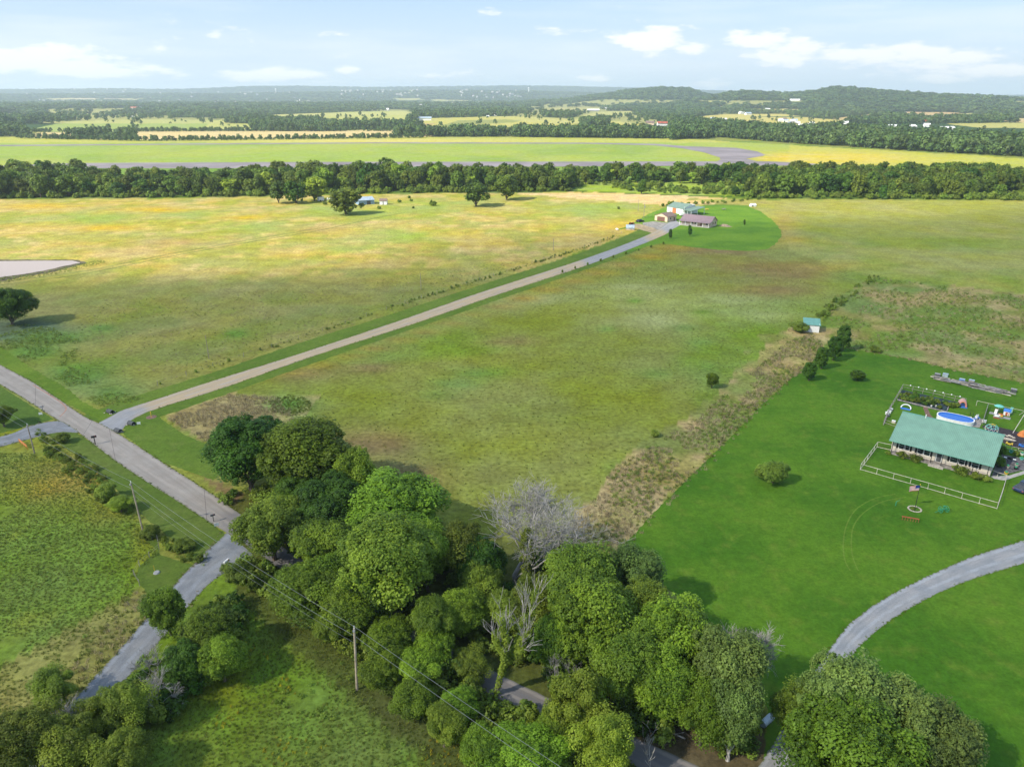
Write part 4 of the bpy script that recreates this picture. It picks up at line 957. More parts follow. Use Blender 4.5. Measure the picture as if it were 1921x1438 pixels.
# ivy snag
o, pts = place_bare(930, 1300, 15, 4, 52, 'dead snag with limbs wrapped in yellow green ivy above the road', 'ivy_clad_snag', levels=4, kids=(3, 4), spread=.62, r0=.30, twig=.024, first=.36)
iv = []
for lv, path, rads in pts:
    if lv <= 2 and (lv < 2 or rnd.random() < .7):
        for i in range(len(path) - 1):
            for t in np.linspace(0, 1, 7):
                q = path[i].lerp(path[i + 1], t); iv.append([q.x, q.y, q.z, 0, 0, 1])
link(bpy.data.objects.new('ivy', leaf_mesh('ivy', [leaves(np.array(iv), .42, 46, .13, seed=3)], LM['bright'])), o)
for (x, y, h, lb) in [(988, 1118, 11, 'narrow column of yellow green vine standing in front of the big bare tree')]:
    c = P(x, y); o = empty('vine_clad_trunk', c, 0, lb, 'tree'); MB().tube([(0, 0, 0), (0.1, 0, h * .5), (0, .1, h)], [.16, .12, .05]).build('trunk', M['dead'], o)
    r = np.random.default_rng(5); zz = r.uniform(h * .3, h, 90); rr2 = .9 * np.sin(PI * (zz / h - .25) / .8).clip(.15, 1)
    a = r.uniform(0, 6.28, 90); cc = np.stack([rr2 * np.cos(a), rr2 * np.sin(a), zz, np.cos(a), np.sin(a), a * 0 + .3], 1)
    link(bpy.data.objects.new('vine', leaf_mesh('vine', [leaves(cc, .35, 30, .14, seed=8)], LM['olive'])), o)
# white limbs of the bottom right tree
c = P(1640, 1408); o = empty('white_limbed_tree', c, 0, 'white barked tree whose pale forked limbs rise through the leaves at the bottom right', 'tree')
tr, br, pts = bare_tree(44, 15, 4, .75, 3, .26, (3, 4), .03, (.15, 0), .34)
tr.build('trunk', M['palebark'], o); br.build('branches', M['palebark'], o)
tips = [p for lv, path, _ in pts if lv == 3 for p in (path[-1], path[-2])]
cc = np.array([[p.x, p.y, p.z, 0, 0, 1] for p in tips])
link(bpy.data.objects.new('crown', leaf_mesh('tipcrown', [leaves(cc, .7, 34, .19, seed=4)], LM['grey'])), o)

# ------------------------------------------------------------------ middle distance: the tree belt behind the fields
def top_h(bx, by, ty):
    return CAMH * (1 - P(bx, by).y / P(bx, ty).y)
def mtree(bx, by, hw, ty, label, pr=None, name='tree', group=None, m=None):
    c = P(bx, by); h = top_h(bx, by, ty); d = (c - Vector((0, 0, CAMH))).length; R = hw * d / F
    pr = pr or rnd.choice(mid)
    return put_tree(pr, c, R / pr['R'], h / pr['H'], None, name, label, 'tree', group)
midy = tree_proto('midyellow', 5, 11, 1.0, 150, 22, .85, .42, 9, LM['bright'], 61)
midd = tree_proto('middark', 5, 11, .6, 170, 22, .85, .42, 9, LM['dark'], 62)
mtree(649, 402, 33, 351, 'big round tree in the hay field in front of the grey iron barn', name='oak_tree')
mtree(523, 381, 19, 338, 'upright tree at the front of the belt, first of three left of the white trailers', name='belt_tree')
mtree(556, 382, 20, 341, 'second of the three trees left of the white trailers', midd, name='belt_tree')
mtree(590, 377, 25, 332, 'yellowish tree, third of the three beside the white trailers', midy, name='belt_tree')
mtree(893, 387, 29, 338, 'round tree standing forward of the belt right of the small hut, the nearer', name='oak_tree')
mtree(950, 375, 26, 330, 'round tree standing forward of the belt beside its nearer neighbour', name='oak_tree')
mtree(1203, 364, 10, 336, 'dark pointed evergreen on the edge of the scrubby clearing', cedar, 'evergreen_tree')
mtree(1380, 368, 10, 349, 'round evergreen at the foot of the belt above the farm lawn', cedar, 'evergreen_tree')
mtree(1655, 374, 8, 348, 'dark pointed evergreen in front of the right hand belt', cedar, 'evergreen_tree')
for (x, y, hw, ty, lb) in [(1294, 443, 5, 421, 'bushier young tree on the farm lawn in front of the mauve roofed house'), (1256.5, 448, 4.5, 429, 'thin young tree on the farm lawn beside the drive'),
                           (1396, 423, 2.6, 411, 'tiny sapling on the far side of the farm lawn')]:
    mtree(x, y, hw, ty, lb, cedar, 'young_tree')
zones = [
    ([(-250, 374), (0, 373), (60, 372), (60, 338), (-250, 336)], 'dark green tree in the tree belt at the far left behind the hay field', 'far left belt', (13, 17)),
    ([(60, 372), (150, 371), (150, 334), (60, 337)], 'tree in the belt just left of the runway end', 'belt by the runway end', (13, 17)),
    ([(150, 371), (300, 370), (300, 352), (150, 352)], 'lower tree in the belt where the runway shows above', 'low belt under the runway', (9, 13)),
    ([(300, 370), (440, 367), (440, 346), (300, 348)], 'tree in the belt before the tall centre block, with grass seen over it', 'belt left of centre', (10, 14)),
    ([(440, 366), (620, 362), (620, 338), (440, 340)], 'tall tree in the dense belt above the three forward trees', 'belt above three forward trees', (13, 17)),
    ([(620, 360), (780, 358), (780, 336), (620, 337)], 'tall tree in the dense belt right behind the grey iron barn', 'belt behind the iron barn', (13, 18)),
    ([(780, 358), (960, 356), (960, 338), (780, 336)], 'tree in the belt behind the two forward round trees', 'belt behind two round trees', (12, 16)),
    ([(960, 358), (1090, 358), (1090, 336), (960, 337)], 'tree in the belt above the pale cut strip of hay', 'belt above the pale strip', (11, 15)),
    ([(1090, 345), (1240, 345), (1240, 334), (1090, 334)], 'tree in the belt behind the left half of the scrubby clearing', 'belt behind the left clearing', (11, 14)),
    ([(1240, 346), (1410, 346), (1410, 334), (1240, 334)], 'tree in the belt behind the right half of the scrubby clearing', 'belt behind the right clearing', (11, 15)),
    ([(1400, 368), (1560, 370), (1560, 334), (1400, 334)], 'green tree in the broad belt beyond the farm lawn', 'belt beyond the farm lawn', (11, 15)),
    ([(1560, 366), (1740, 366), (1740, 336), (1560, 334)], 'tree in the broad belt at the right above the green field', 'belt above the green field', (11, 15)),
    ([(1740, 366), (1921, 368), (2150, 374), (2150, 340), (1740, 337)], 'tree in the broad belt at the right edge of the picture', 'belt at the right edge', (12, 16)),
]
extra = []; nind = 0
for zi, (poly, lb, gp, (h0, h1)) in enumerate(zones):
    p = pts_in(poly, 11.5, 100 + zi); p = p[np.argsort(p[:, 1])]
    xs = to_px(p[:, 0], p[:, 1])[0]
    vis = [i for i in range(len(p)) if -30 < xs[i] < 1951]
    nk = 0
    for i in range(len(p)):
        h = rnd.uniform(h0 * .72, h1 * 1.05); R = rnd.uniform(4.8, 8.6) * (h / 14) ** .5
        if i in vis and nk < 23 and nind < 246:
            pr = rnd.choices(mid + [midy, midd], [3, 3, 3, 3, 3, 2.2, 4])[0]
            cn = 'yellow green' if pr is midy else 'very dark' if pr is midd else 'mid green'
            sz_ = ('tall ' if h > h0 + (h1 - h0) * .6 else 'low ' if h < h0 + (h1 - h0) * .3 else 'broad ' if R > 7.2 else 'slim ' if R < 6.2 else ''); _q = ('tall ' if h > h0 + (h1 - h0) * .6 else 'low ' if h < h0 + (h1 - h0) * .3 else '') + ('broad ' if R > 7.4 else 'slim ' if R < 6.2 else '')
            k3 = (xs[i] - min(q[0] for q in poly)) / (max(q[0] for q in poly) - min(q[0] for q in poly)); part_ = ['left end', 'left half', 'middle', 'right half', 'right end'][int(min(max(k3, 0), .99) * 5)]
            row_ = 'front' if nk < 8 else 'second' if nk < 16 else 'rear'
            lbl = '%s%s tree, %s row, %s of %s' % (sz_, cn, row_, part_, gp)
            put_tree(pr, Vector(p[i]), R / pr['R'], h / pr['H'], None, 'belt_tree', lbl, 'tree', gp); nk += 1; nind += 1
        else: extra.append((*p[i], R / 5, h / R / 2.2))
ex = np.array(extra)
scatter('belt_trees_behind', [m_['crown'] for m_ in mid] + [midd['crown']], ex[:, :3], ex[:, 3] * 1.0, 'massed rear trees of the belt whose tops alone show', 'trees', np.clip(ex[:, 4], .8, 1.1), 5)
multi('clearing_scrub', [midbush['crown']], [[(1080, 345), (1400, 346), (1395, 366), (1280, 364), (1085, 357)]], 6.5, .3, 1.1, 120, 'scrub bushes dotted over the clearing in the belt', .42, 30, cat='bushes')
multi('belt_front_scrub', [midbush['crown']], [[(-100, 374), (440, 370), (620, 365), (1080, 359), (1080, 356), (620, 360), (440, 365), (-100, 369)], [(1400, 372), (2100, 378), (2100, 368), (1400, 366)]], 5.5, .5, 1.1, 121, 'low scrub along the foot of the tree belt', .3, 14, cat='bushes')
multi('field_edge_scrub', [midbush['crown']], [[(1240, 384), (1340, 379), (1420, 372), (1430, 374), (1340, 383), (1245, 389)]], 4.5, .2, .5, 122, 'thin hedge of scrub behind the green roofed barn', .3, 10, cat='bushes')
for (x, y, s_, lb) in [(813, 386, .75, 'brushy dead shrub alone right of the small white hut'), (712, 392, .4, 'low bush before the iron barn'), (750, 380, .45, 'first bush right of the small white hut'), (772, 378, .4, 'second bush right of the small white hut'),
                       (768, 372, .45, 'bush behind the two by the small white hut'), (610, 384, .5, 'bush in front of the white trailers'), (775, 391, .3, 'lowest bush near the brushy dead shrub'), (1160, 392, .35, 'dark bush in the green patch of the hay field near the poles')]:
    put_tree(midbush, P(x, y), s_, s_ * 1.0, None, 'field_bush', lb, 'bush')
multi('belt_understorey', [midbush['crown'], mid[1]['crown']], [[(-100, 372), (440, 367), (620, 362), (1080, 357), (1080, 340), (-100, 340)], [(1400, 369), (2100, 375), (2100, 340), (1400, 338)]], 8, .7, 1.25, 123, 'leafy understorey filling the tree belt', .2, 30, cat='bushes')
# small trees planted along the drive
for i, t in enumerate(np.linspace(.45, 1, 9)):
    x, y = 900 + t * 345, 562 - t * 106 - 6 * math.sin(t * 3)
    put_tree(midbush, P(x, y + 3), .16, .28, None, 'drive_shrub', 'tiny shrub in the planted row along the gravel drive', 'shrub', 'tiny shrubs along the drive')

# ------------------------------------------------------------------ far woods, hedgerows
def band(name, polys, sp, s0, s1, seed, label, clump=0.0, cs=60):
    p = np.concatenate([pts_in(q, sp, seed + i, clump, cs) for i, q in enumerate(polys)])
    s = np.random.default_rng(seed).uniform(s0, s1, len(p))
    return scatter(name, farp, p, s, label, 'trees', None, seed)
band('airfield_hedgerow_trees', [[(802, 257), (870, 257), (948, 257), (948, 253), (802, 253)], [(955, 257), (1090, 259), (1330, 261), (1330, 253), (1090, 252), (955, 253)]], 8.5, .9, 1.6, 200, 'row of trees along the far edge of the airfield', .18, 40)
band('right_wood', [[(1255, 263), (1265, 246), (1250, 230), (1330, 236), (1440, 247), (1500, 251), (1560, 248), (1700, 256), (1921, 272), (2200, 286), (2200, 312), (1921, 295), (1700, 283), (1600, 276), (1480, 269), (1340, 257)]], 9.5, 1.0, 1.7, 201, 'broad dark wood beyond the airfield at the right', .12, 60)
band('pasture_copses', [[(470, 242), (480, 229), (600, 233), (690, 243), (600, 247), (500, 246)], [(420, 232), (430, 229), (600, 230), (600, 234)], [(130, 261), (150, 256), (255, 256), (255, 262)], [(-200, 258), (0, 257), (60, 256), (50, 249), (0, 240), (-200, 245)], [(640, 243), (790, 243), (790, 238), (650, 237)],
                        [(740, 255), (800, 256), (800, 252), (745, 251)], [(1090, 238), (1140, 238), (1140, 232), (1090, 231)]], 10, .8, 1.5, 202, 'copses of trees among the pastures past the airfield', .2, 50)
band('pasture_single_trees', [[(150, 244), (430, 243), (430, 222), (150, 222)], [(420, 245), (1250, 250), (1250, 222), (420, 215)], [(1340, 240), (1921, 262), (1921, 222), (1340, 222)]], 75, .6, 1.2, 203, 'scattered single trees on the far pastures', .5, 200)
band('hedge_lines', [[(60, 247.6), (400, 245.6), (800, 245.4), (800, 246.4), (400, 246.7), (60, 248.7)], [(30, 258.5), (110, 260), (270, 264), (270, 265.3), (100, 261.5), (30, 259.7)], [(270, 264), (500, 261.5), (800, 257.5), (800, 258.6), (500, 262.7), (270, 265.3)],
                    [(400, 222), (520, 213.5), (640, 209.5), (640, 210.5), (520, 215), (400, 224)]], 6, .3, .75, 204, 'thin hedge lines between the far pastures', .25, 60)
def far_forest(name, D0, D1, sp, s0, s1, seed, keep=1.0, skip_open=True):
    r = np.random.default_rng(seed); T = 1.0
    X, Y = np.meshgrid(np.arange(-D1 * .80, D1 * .80, sp), np.arange(D0 * .75, D1, sp))
    X = (X + r.uniform(-.5, .5, X.shape) * sp).ravel(); Y = (Y + r.uniform(-.5, .5, Y.shape) * sp).ravel()
    D = np.hypot(X, Y); k = (D > D0) & (D < D1) & (np.abs(X) < Y * .74 + 40)
    X, Y = X[k], Y[k]; Z = terr(X, Y); px, py = to_px(X, Y, Z)
    k = (py < 233) & ~((Z < 60) & (Z < 45) & (vnoise(X, Y, 420, 3, 21) > .52) & (r.random(len(X)) < .93))
    for q in far_open: k &= ~inpoly(px, py, q)
    k &= vnoise(X, Y, 90, 3, 33) > .27
    X, Y, Z = X[k], Y[k], Z[k]
    s = r.uniform(s0, s1, len(X))
    scatter(name, farp, np.stack([X, Y, Z], 1), s, 'wooded country seen far off', 'forest', r.uniform(.7, 1.1, len(X)) / max(1, s1 / 2.2), seed)
far_forest('far_forest', 1500, 3300, 15, .8, 2.0, 210)
far_forest('hill_forest', 3300, 7000, 28, 2.4, 4.2, 211)
far_forest('horizon_forest', 7000, 14500, 62, 5, 9, 212)

# ------------------------------------------------------------------ far buildings
hb = MB().box(-.5, -.35, 0, .5, .35, .34).add([(-.5, -.35, .34), (-.5, .35, .34), (-.5, 0, .52), (.5, -.35, .34), (.5, .35, .34), (.5, 0, .52)], [(0, 2, 1), (3, 4, 5)])
hr = MB()
for sy in (-1, 1):
    hr.add([(-.53, sy * .40, .33), (.53, sy * .40, .33), (.53, 0, .55), (-.53, 0, .55), (-.53, sy * .40, .30), (.53, sy * .40, .30), (.53, 0, .52), (-.53, 0, .52)],
           [(0, 1, 2, 3), (4, 7, 6, 5), (0, 4, 5, 1), (0, 3, 7, 4), (1, 5, 6, 2)])
farmats = {'w': (M['white'], M['galv']), 'r': (M['white'], M['red']), 't': (M['tan'], M['brownroof']), 'g': (M['grey'], M['white']), 'ww': (M['white'], M['white'])}
fm = {k: (hb.mesh('far_wall', a), hr.mesh('far_roof', c)) for k, (a, c) in farmats.items()}
def fhouse(x, y, wpx, k, label, group=None, ratio=1.0):
    c = P(x, y); c.z = float(terr(np.array([c.x]), np.array([c.y]))[0])
    if c.z > 1:                                            # on a slope: keep the sight line by moving nearer
        for _ in range(6):
            c = P(x, y, c.z); c.z = float(terr(np.array([c.x]), np.array([c.y]))[0])
    wd = wpx * math.hypot(c.x, c.y) / F
    o = empty('far_house' if k != 'g' else 'far_shed', (c.x, c.y, c.z), rnd.uniform(-.4, .4), label, 'house', group); hh = min(wd, 16) * ratio
    o.scale = (wd, min(wd, 18), max(7.0, hh * 1.1))
    for nm, me in zip(('wall', 'roof'), fm[k]): link(bpy.data.objects.new(nm, me), o)
for a in [(795, 226, 26, 'w', 'wide white farmhouse on the low rise behind the airfield'), (930, 217, 14, 'ww', 'white house under the trees on the rise'), (1137, 205, 15, 'ww', 'bright white barn among dark trees on the rise'),
          (1009, 196, 7, 'ww', 'small white gable above the rise'), (1242, 236, 17, 'r', 'white house with red roof at the wood edge'), (1219, 235, 14, 't', 'tan house beside the red roofed one'),
          (1212, 211, 9, 'w', 'pale house in the woods above the red roofed one'), (1352, 229, 18, 'g', 'long grey house left of the right hand pasture'), (1337, 226, 8, 'w', 'small pale shed beside the long grey house'),
          (1391, 214, 9, 'ww', 'first white house above the right hand pasture'), (1403, 216, 10, 'w', 'second white house above the right hand pasture'), (1462, 207, 15, 'w', 'long pale barn below the hill'), (1488, 208, 16, 'ww', 'white hip roofed barn below the hill'),
          (1441, 191, 8, 'ww', 'white house half way up the hill'), (1453, 192, 10, 'ww', 'second white house half way up the hill'), (1669, 243, 18, 'ww', 'long white shed in the right hand fields'), (1708, 243, 15, 'g', 'grey white shed right of the long white one'),
          (1775, 247, 26, 'ww', 'very long white shed at the right'), (1632, 229, 15, 'w', 'white house by the line of poles'), (1620, 227, 6, 'w', 'small outbuilding beside the white house by the poles'), (1586, 233, 8, 'ww', 'small white house left of the poles'),
          (1735, 232, 9, 'r', 'small house with reddish roof among the right hand trees'), (1738, 239, 9, 'ww', 'white house just below the reddish one'), (1700, 191, 7, 'ww', 'white house high on the right hill'), (1714, 193, 8, 'g', 'tan shed high on the right hill'),
          (1760, 212, 8, 't', 'house at the edge of the brown hill field'), (1573, 207, 5, 'r', 'small red roofed house at the foot of the hill'), (1686, 204, 7, 'w', 'green white shed at the foot of the hill'), (1910, 220, 9, 't', 'house at the right edge among pastures'),
          (253, 207, 12, 'r', 'long red roofed shed in the far woods'), (266, 208, 8, 'w', 'pale shed next to the red roofed one'), (395, 197, 7, 'ww', 'white house in the woods left of centre'), (372, 199, 9, 'w', 'pale house in the woods left of centre'),
          (470, 194, 11, 't', 'tan house deep in the woods'), (475, 197, 6, 'ww', 'white outbuilding by the tan house deep in the woods'), (511, 210, 13, 'w', 'pale house at the top of the left pasture'), (528, 212, 7, 'ww', 'white shed beside the pale house'),
          (695, 207, 9, 'w', 'pale house on the skyline of the centre pasture, left of two'), (725, 207, 9, 'ww', 'white house on the skyline of the centre pasture, right of two'), (250, 220, 6, 'ww', 'small white shed below the red roofed one'), (807, 204, 6, 't', 'brown house left of the big farmhouse'),
          (1063, 214, 5, 't', 'little tan house among trees on the rise'), (915, 220, 5, 'ww', 'tiny shed left of the white house under the trees'), (1113, 209, 20, 'g', 'long grey roof left of the bright white barn'), (1174, 207, 12, 'g', 'grey house right of the bright white barn')]:
    fhouse(a[0], a[1], a[2], a[3], a[4])
for i in range(13):
    fhouse(1466 + i * 4.6 + rnd.uniform(-2, 2), 229 + i * .7 + rnd.uniform(-3, 3), rnd.uniform(5, 9), rnd.choice(['w', 'ww', 'g', 't']), 'pale house in the tight cluster of homes right of centre', 'cluster of homes right of centre')
tw = MB(); r = np.random.default_rng(9)
for (x0, x1, D0, D1, n) in [(100, 560, 8200, 11500, 60), (640, 790, 8000, 9500, 30), (860, 980, 7800, 9300, 26), (150, 330, 5200, 6500, 14), (400, 520, 5000, 6500, 12), (760, 900, 4200, 5600, 12), (20, 700, 6000, 8000, 24)]:
    for _ in range(n):
        D = r.uniform(D0, D1); cx = (r.uniform(x0, x1) - 960.5) / F / 1.0749 * D; zz = float(terr(np.array([cx]), np.array([D]))[0])
        s_ = r.uniform(1.0, 3.6) * D / F; hh_ = 9 + D / 1200; tw.cbox(cx, D, zz + hh_ / 2 + D / 700, s_ * 1.2, s_ * .7, hh_, r.uniform(-.4, .4))
tag(tw.build('distant_town', mat('far_town_walls', (.46, .44, .42), .9, .2, .01)), 'pale buildings of a town spread along the horizon', 'town', None, 'stuff')
for (x, y, h, lb) in [(992, 180, 60, 'white water tower on the far horizon right of centre'), (518, 181, 55, 'pale water tower on the far horizon left of centre')]:
    D = 9000; c = Vector(((x - 960.5) / F / 1.0749 * D, D, 0)); c.z = float(terr(np.array([c.x]), np.array([c.y]))[0])
    o = empty('water_tower', c, 0, lb, 'water tower'); MB().lathe([(5, 0), (4, h * .8)], 8).build('stem', M['white'], o); MB().ball(0, 0, h * .85, 11, 11, 8).build('tank', M['white'], o)

# ------------------------------------------------------------------ poles and wires
def upole(px, py, ty, r, m, label, arm=True, name='utility_pole', trans=False, lean=0.0):
    c = P(px, py); h = top_h(px, py, ty)
    o = empty(name, c, 0, label, 'pole'); MB().tube([(0, 0, 0), (lean * .5, 0, h * .5), (lean, 0, h)], [r, r * .85, r * .7], 8).build('shaft', m, o)
    if arm:
        MB().tube([(lean, 0, h - .1), (lean, 0, h + .35)], .05, 6).build('insulator', M['white'], o)
        MB().box(lean - .12, -.3, h - .35, lean + .12, -.1, h - .1).build('bracket', M['grey'], o)
    if trans: MB().lathe([(0.01, h - 2.2), (.25, h - 2.2), (.27, h - 1.3), (.01, h - 1.25)], 10, .35, 0).build('transformer', M['grey'], o)
    return Vector((c.x + lean, c.y, h))
pa = upole(65, 850, 797, .13, M['pole'], 'old grey utility pole at the left edge by the gravel spur')
pb = upole(268, 995, 905, .14, M['poletan'], 'brown utility pole in the ditch beside the concrete road', lean=-.3)
pc = upole(670, 1293, 1178, .17, M['poletan'], 'tan utility pole alone in the bottom meadow edge', lean=.35)
pd = pc + (pc - pb) * 1.15; pd.z = pc.z
upole(392, 672, 629, .10, M['pole'], 'weathered service pole in the hay field, nearest of three', False, 'service_pole')
upole(790, 543, 512, .11, M['pole'], 'weathered service pole in the hay field, middle of three', False, 'service_pole')
upole(1038, 470, 447, .12, M['pole'], 'weathered service pole in the hay field, farthest of three', False, 'service_pole')
upole(1197, 397, 374, .14, M['pole'], 'thin pole left of the transformer pole by the farm', True)
upole(1207.5, 409, 382, .16, M['pole'], 'pole with pale transformer by the farm driveway', True, trans=True)
upole(1283.5, 403, 388, .10, M['white'], 'slender white light pole behind the mauve roofed house', False, 'light_pole')
def wire(a, c, sag, label, r=.016, off=(0, 0, 0)):
    a, c = a + Vector(off), c + Vector(off); pts = [a.lerp(c, t) - Vector((0, 0, sag * 4 * t * (1 - t))) for t in np.linspace(0, 1, 17)]
    o = MB().tube(pts, r, 4).build('power_wire', M['wire']); tag(o, label, 'wire')
pz = pa + (pa - pb) * 1.3; pz.z = pa.z
for nm, dz, s in [('upper', .3, .5), ('lower', -1.1, .8)]:
    wire(pz, pa, s, '%s power wire running off the left edge from the old grey pole' % nm, off=(0, 0, dz))
    wire(pa, pb, s, '%s power wire between the old grey pole and the brown pole' % nm, off=(0, 0, dz))
    wire(pb, pc, s + .3, '%s power wire between the brown pole and the tan pole' % nm, .017, off=(0, 0, dz))
    wire(pc, pd, s + .2, '%s power wire running from the tan pole off the bottom edge' % nm, .017, off=(0, 0, dz))
wire(pb, pc, 1.0, 'thin telephone wire hung below the power wires', .010, off=(0, 0, -2.2))

# ------------------------------------------------------------------ buildings
class Fr:
    """local frame on the ground: origin o, x along d, y away from the viewer"""
    def __init__(s, o, d):
        s.o = Vector((o[0], o[1], 0)); s.d = Vector((d[0], d[1], 0)).normalized(); s.n = Vector((-s.d.y, s.d.x, 0)); s.rz = math.atan2(s.d.y, s.d.x)
    def loc(s, p): q = Vector((p[0], p[1], 0)) - s.o; return q.dot(s.d), q.dot(s.n)
    def w(s, x, y, z=0): return s.o + s.d * x + s.n * y + Vector((0, 0, z))
def gable(o, x0, y0, x1, y1, h, hr_, wm, rm, ov=.4, axis='x', ovx=.35, thick=.12, name='roof', hb_=None, yr=None):
    """walls with gables and a two slope roof; ridge along axis"""
    sw = (lambda a, b_, c: (a, b_, c)) if axis == 'x' else (lambda a, b_, c: (b_, a, c))
    if axis == 'y': x0, y0, x1, y1 = y0, x0, y1, x1
    yr = (y0 + y1) / 2 if yr is None else yr
    wl_ = MB(); vs = [sw(*v) for v in [(x0, y0, 0), (x1, y0, 0), (x1, y1, 0), (x0, y1, 0), (x0, y0, h), (x1, y0, h), (x1, y1, h), (x0, y1, h), (x0, yr, hr_ - .1), (x1, yr, hr_ - .1)]]
    wl_.add(vs, [(0, 1, 5, 4), (2, 3, 7, 6), (1, 2, 6, 9, 5), (3, 0, 4, 8, 7)]); wl_.build('wall', wm, o)
    rf = MB(); a, b_ = x0 - ovx, x1 + ovx
    for s_, ye in ((-1, y0), (1, y1)):
        sl = (hr_ - h) / abs(yr - ye); yo = ye + s_ * ov; zo = h - sl * ov
        q = [(a, yo, zo), (b_, yo, zo), (b_, yr, hr_), (a, yr, hr_)]
        rf.add([sw(*v) for v in q] + [sw(v[0], v[1], v[2] - thick) for v in q], [(0, 1, 2, 3), (7, 6, 5, 4), (0, 4, 5, 1), (1, 5, 6, 2), (3, 7, 4, 0)])
    return rf.build(name, rm, o)
def window(o, x, y, z, wd, h, shutters=None, face=-1, m=None):
    """window in a wall facing -y"""
    f = MB(); t = .07
    for a in (-1, 1): f.box(x + a * (wd / 2) - t / 2, y - .06, z, x + a * (wd / 2) + t / 2, y, z + h)
    f.box(x - wd / 2 - t / 2, y - .062, z - t, x + wd / 2 + t / 2, y, z).box(x - wd / 2 - t / 2, y - .062, z + h, x + wd / 2 + t / 2, y, z + h + t).box(x - wd / 2, y - .05, z + h / 2 - .02, x + wd / 2, y, z + h / 2 + .02)
    w_ = f.build('window', M['white'], o); MB().box(x - wd / 2 + t / 2, y - .03, z, x + wd / 2 - t / 2, y - .01, z + h).build('pane', M['glass'], w_)
    if shutters:
        for a in (-1, 1): MB().box(x + a * (wd / 2 + .26) - .17, y - .05, z - .05, x + a * (wd / 2 + .26) + .17, y - .005, z + h + .05).build('shutter', M['black'], o)

# green roofed ranch house
e0, e1 = P(1668, 825, 2.95), P(1864.5, 875, 2.95)
HF = Fr(e0, e1 - e0); L = (e1 - e0).length; xx = lambda px, py, z=0: HF.loc(P(px, py, z))[0]
house = empty('ranch_house', HF.o, HF.rz, 'long cream ranch house with pale green metal roof and a front porch', 'house')
wl0, wl1, wf, wb = .35, L - .35, 1.7, 12.2; RZ = 6.3; YR = 8.2
wm_ = MB(); zb = 2.95 + (RZ - 2.95) * wf / YR
vs = [(wl0, wf, .35), (wl1, wf, .35), (wl1, wb, .35), (wl0, wb, .35), (wl0, wf, zb - .12), (wl1, wf, zb - .12), (wl1, wb, 4.5), (wl0, wb, 4.5), (wl0, YR, RZ - .14), (wl1, YR, RZ - .14)]
wm_.add(vs, [(0, 1, 5, 4), (2, 3, 7, 6), (1, 2, 6, 9, 5), (3, 0, 4, 8, 7)]).build('wall', M['cream'], house)
MB().box(wl0 - .02, wf - .02, 0, wl1 + .02, wb + .02, .36).build('foundation', M['conc'], house)
roof = MB(); 
for (ya, za, yb, zb_) in ((0, 2.95, YR, RZ), (12.8, 4.42, YR, RZ)):
    q = [(0, ya, za), (L, ya, za), (L, yb, zb_), (0, yb, zb_)]
    roof.add(q + [(a, b_, c - .12) for a, b_, c in q], [(0, 1, 2, 3), (7, 6, 5, 4), (0, 4, 5, 1), (1, 5, 6, 2), (3, 7, 4, 0)])
roof = roof.build('roof', M['greenroof'], house)
ribs = MB()
for i in range(60):
    x = .12 + i * (L - .24) / 59
    for (ya, za, yb, zb_) in ((.02, 2.97, YR - .08, RZ - .02),):
        ribs.add([(x - .02, ya, za - .01), (x + .02, ya, za - .01), (x + .02, yb, zb_ - .01), (x - .02, yb, zb_ - .01), (x, ya, za + .05), (x, yb, zb_ + .05)], [(0, 4, 5, 3), (4, 1, 2, 5), (0, 1, 4)])
ribs = ribs.build('roof_ribs', mat('roof_rib_green', (.11, .25, .185), .55, .05, .6), house); ribs['kind'] = 'stuff'
MB().box(-.02, YR - .16, RZ - .06, L + .02, YR + .16, RZ + .05).build('ridge_cap', M['tealroof'], house)
MB().box(-.01, -.07, 2.82, L + .01, 0, 2.94).build('gutter', M['tealroof'], house)
vx, vy = HF.loc(P(1733.5, 797, 4.6)); vz = 2.95 + (RZ - 2.95) * vy / YR
MB().tube([(vx, vy, vz - .2), (vx, vy, vz + .7)], .09, 8).build('vent_pipe', M['white'], house)
MB().box(.5, .2, 0, L - .5, wf - .03, .30).build('porch_floor', M['wood'], house)
for px, py in [(1674, 840), (1722.6, 846), (1751, 853), (1769.6, 860), (1798.7, 867), (1826.5, 876), (1856, 886)]:
    x = min(max(xx(px, py, 1.2), .7), L - .7); MB().box(x - .06, .25, .32, x + .06, .37, 3.02).build('porch_post', M['black'], house)
xd = xx(1761, 858, 1.4)
f = MB().box(xd - .55, wf - .05, .36, xd + .55, wf - .005, 2.4).build('door', M['white'], house); MB().box(xd - .42, wf - .09, .42, xd + .42, wf - .052, 2.3).build('door_panel', M['dkgrey'], f)
for px, wd in [(1693, 1.1), (1702, .9), (1728, 1.1), (1739, 1.1), (1790, 1.2), (1805, .9), (1830, 1.1)]:
    window(house, xx(px, 836 + (px - 1693) * .255, 1.6), wf, 1.05, wd * 1.05, 1.3, shutters=True)
for a, c in [(.7, xx(1750, 853, 1)), (xx(1771, 860, 1), L - .8)]:
    MB().box(a, .27, 1.12, c, .35, 1.2).build('porch_rail', M['wood'], house)
MB().box(xd - 1.3, -.7, 0, xd + 1.3, .18, .16).build('front_step', M['stone'], house)
def house_item(x, y, z=0): return HF.w(x, y, z)
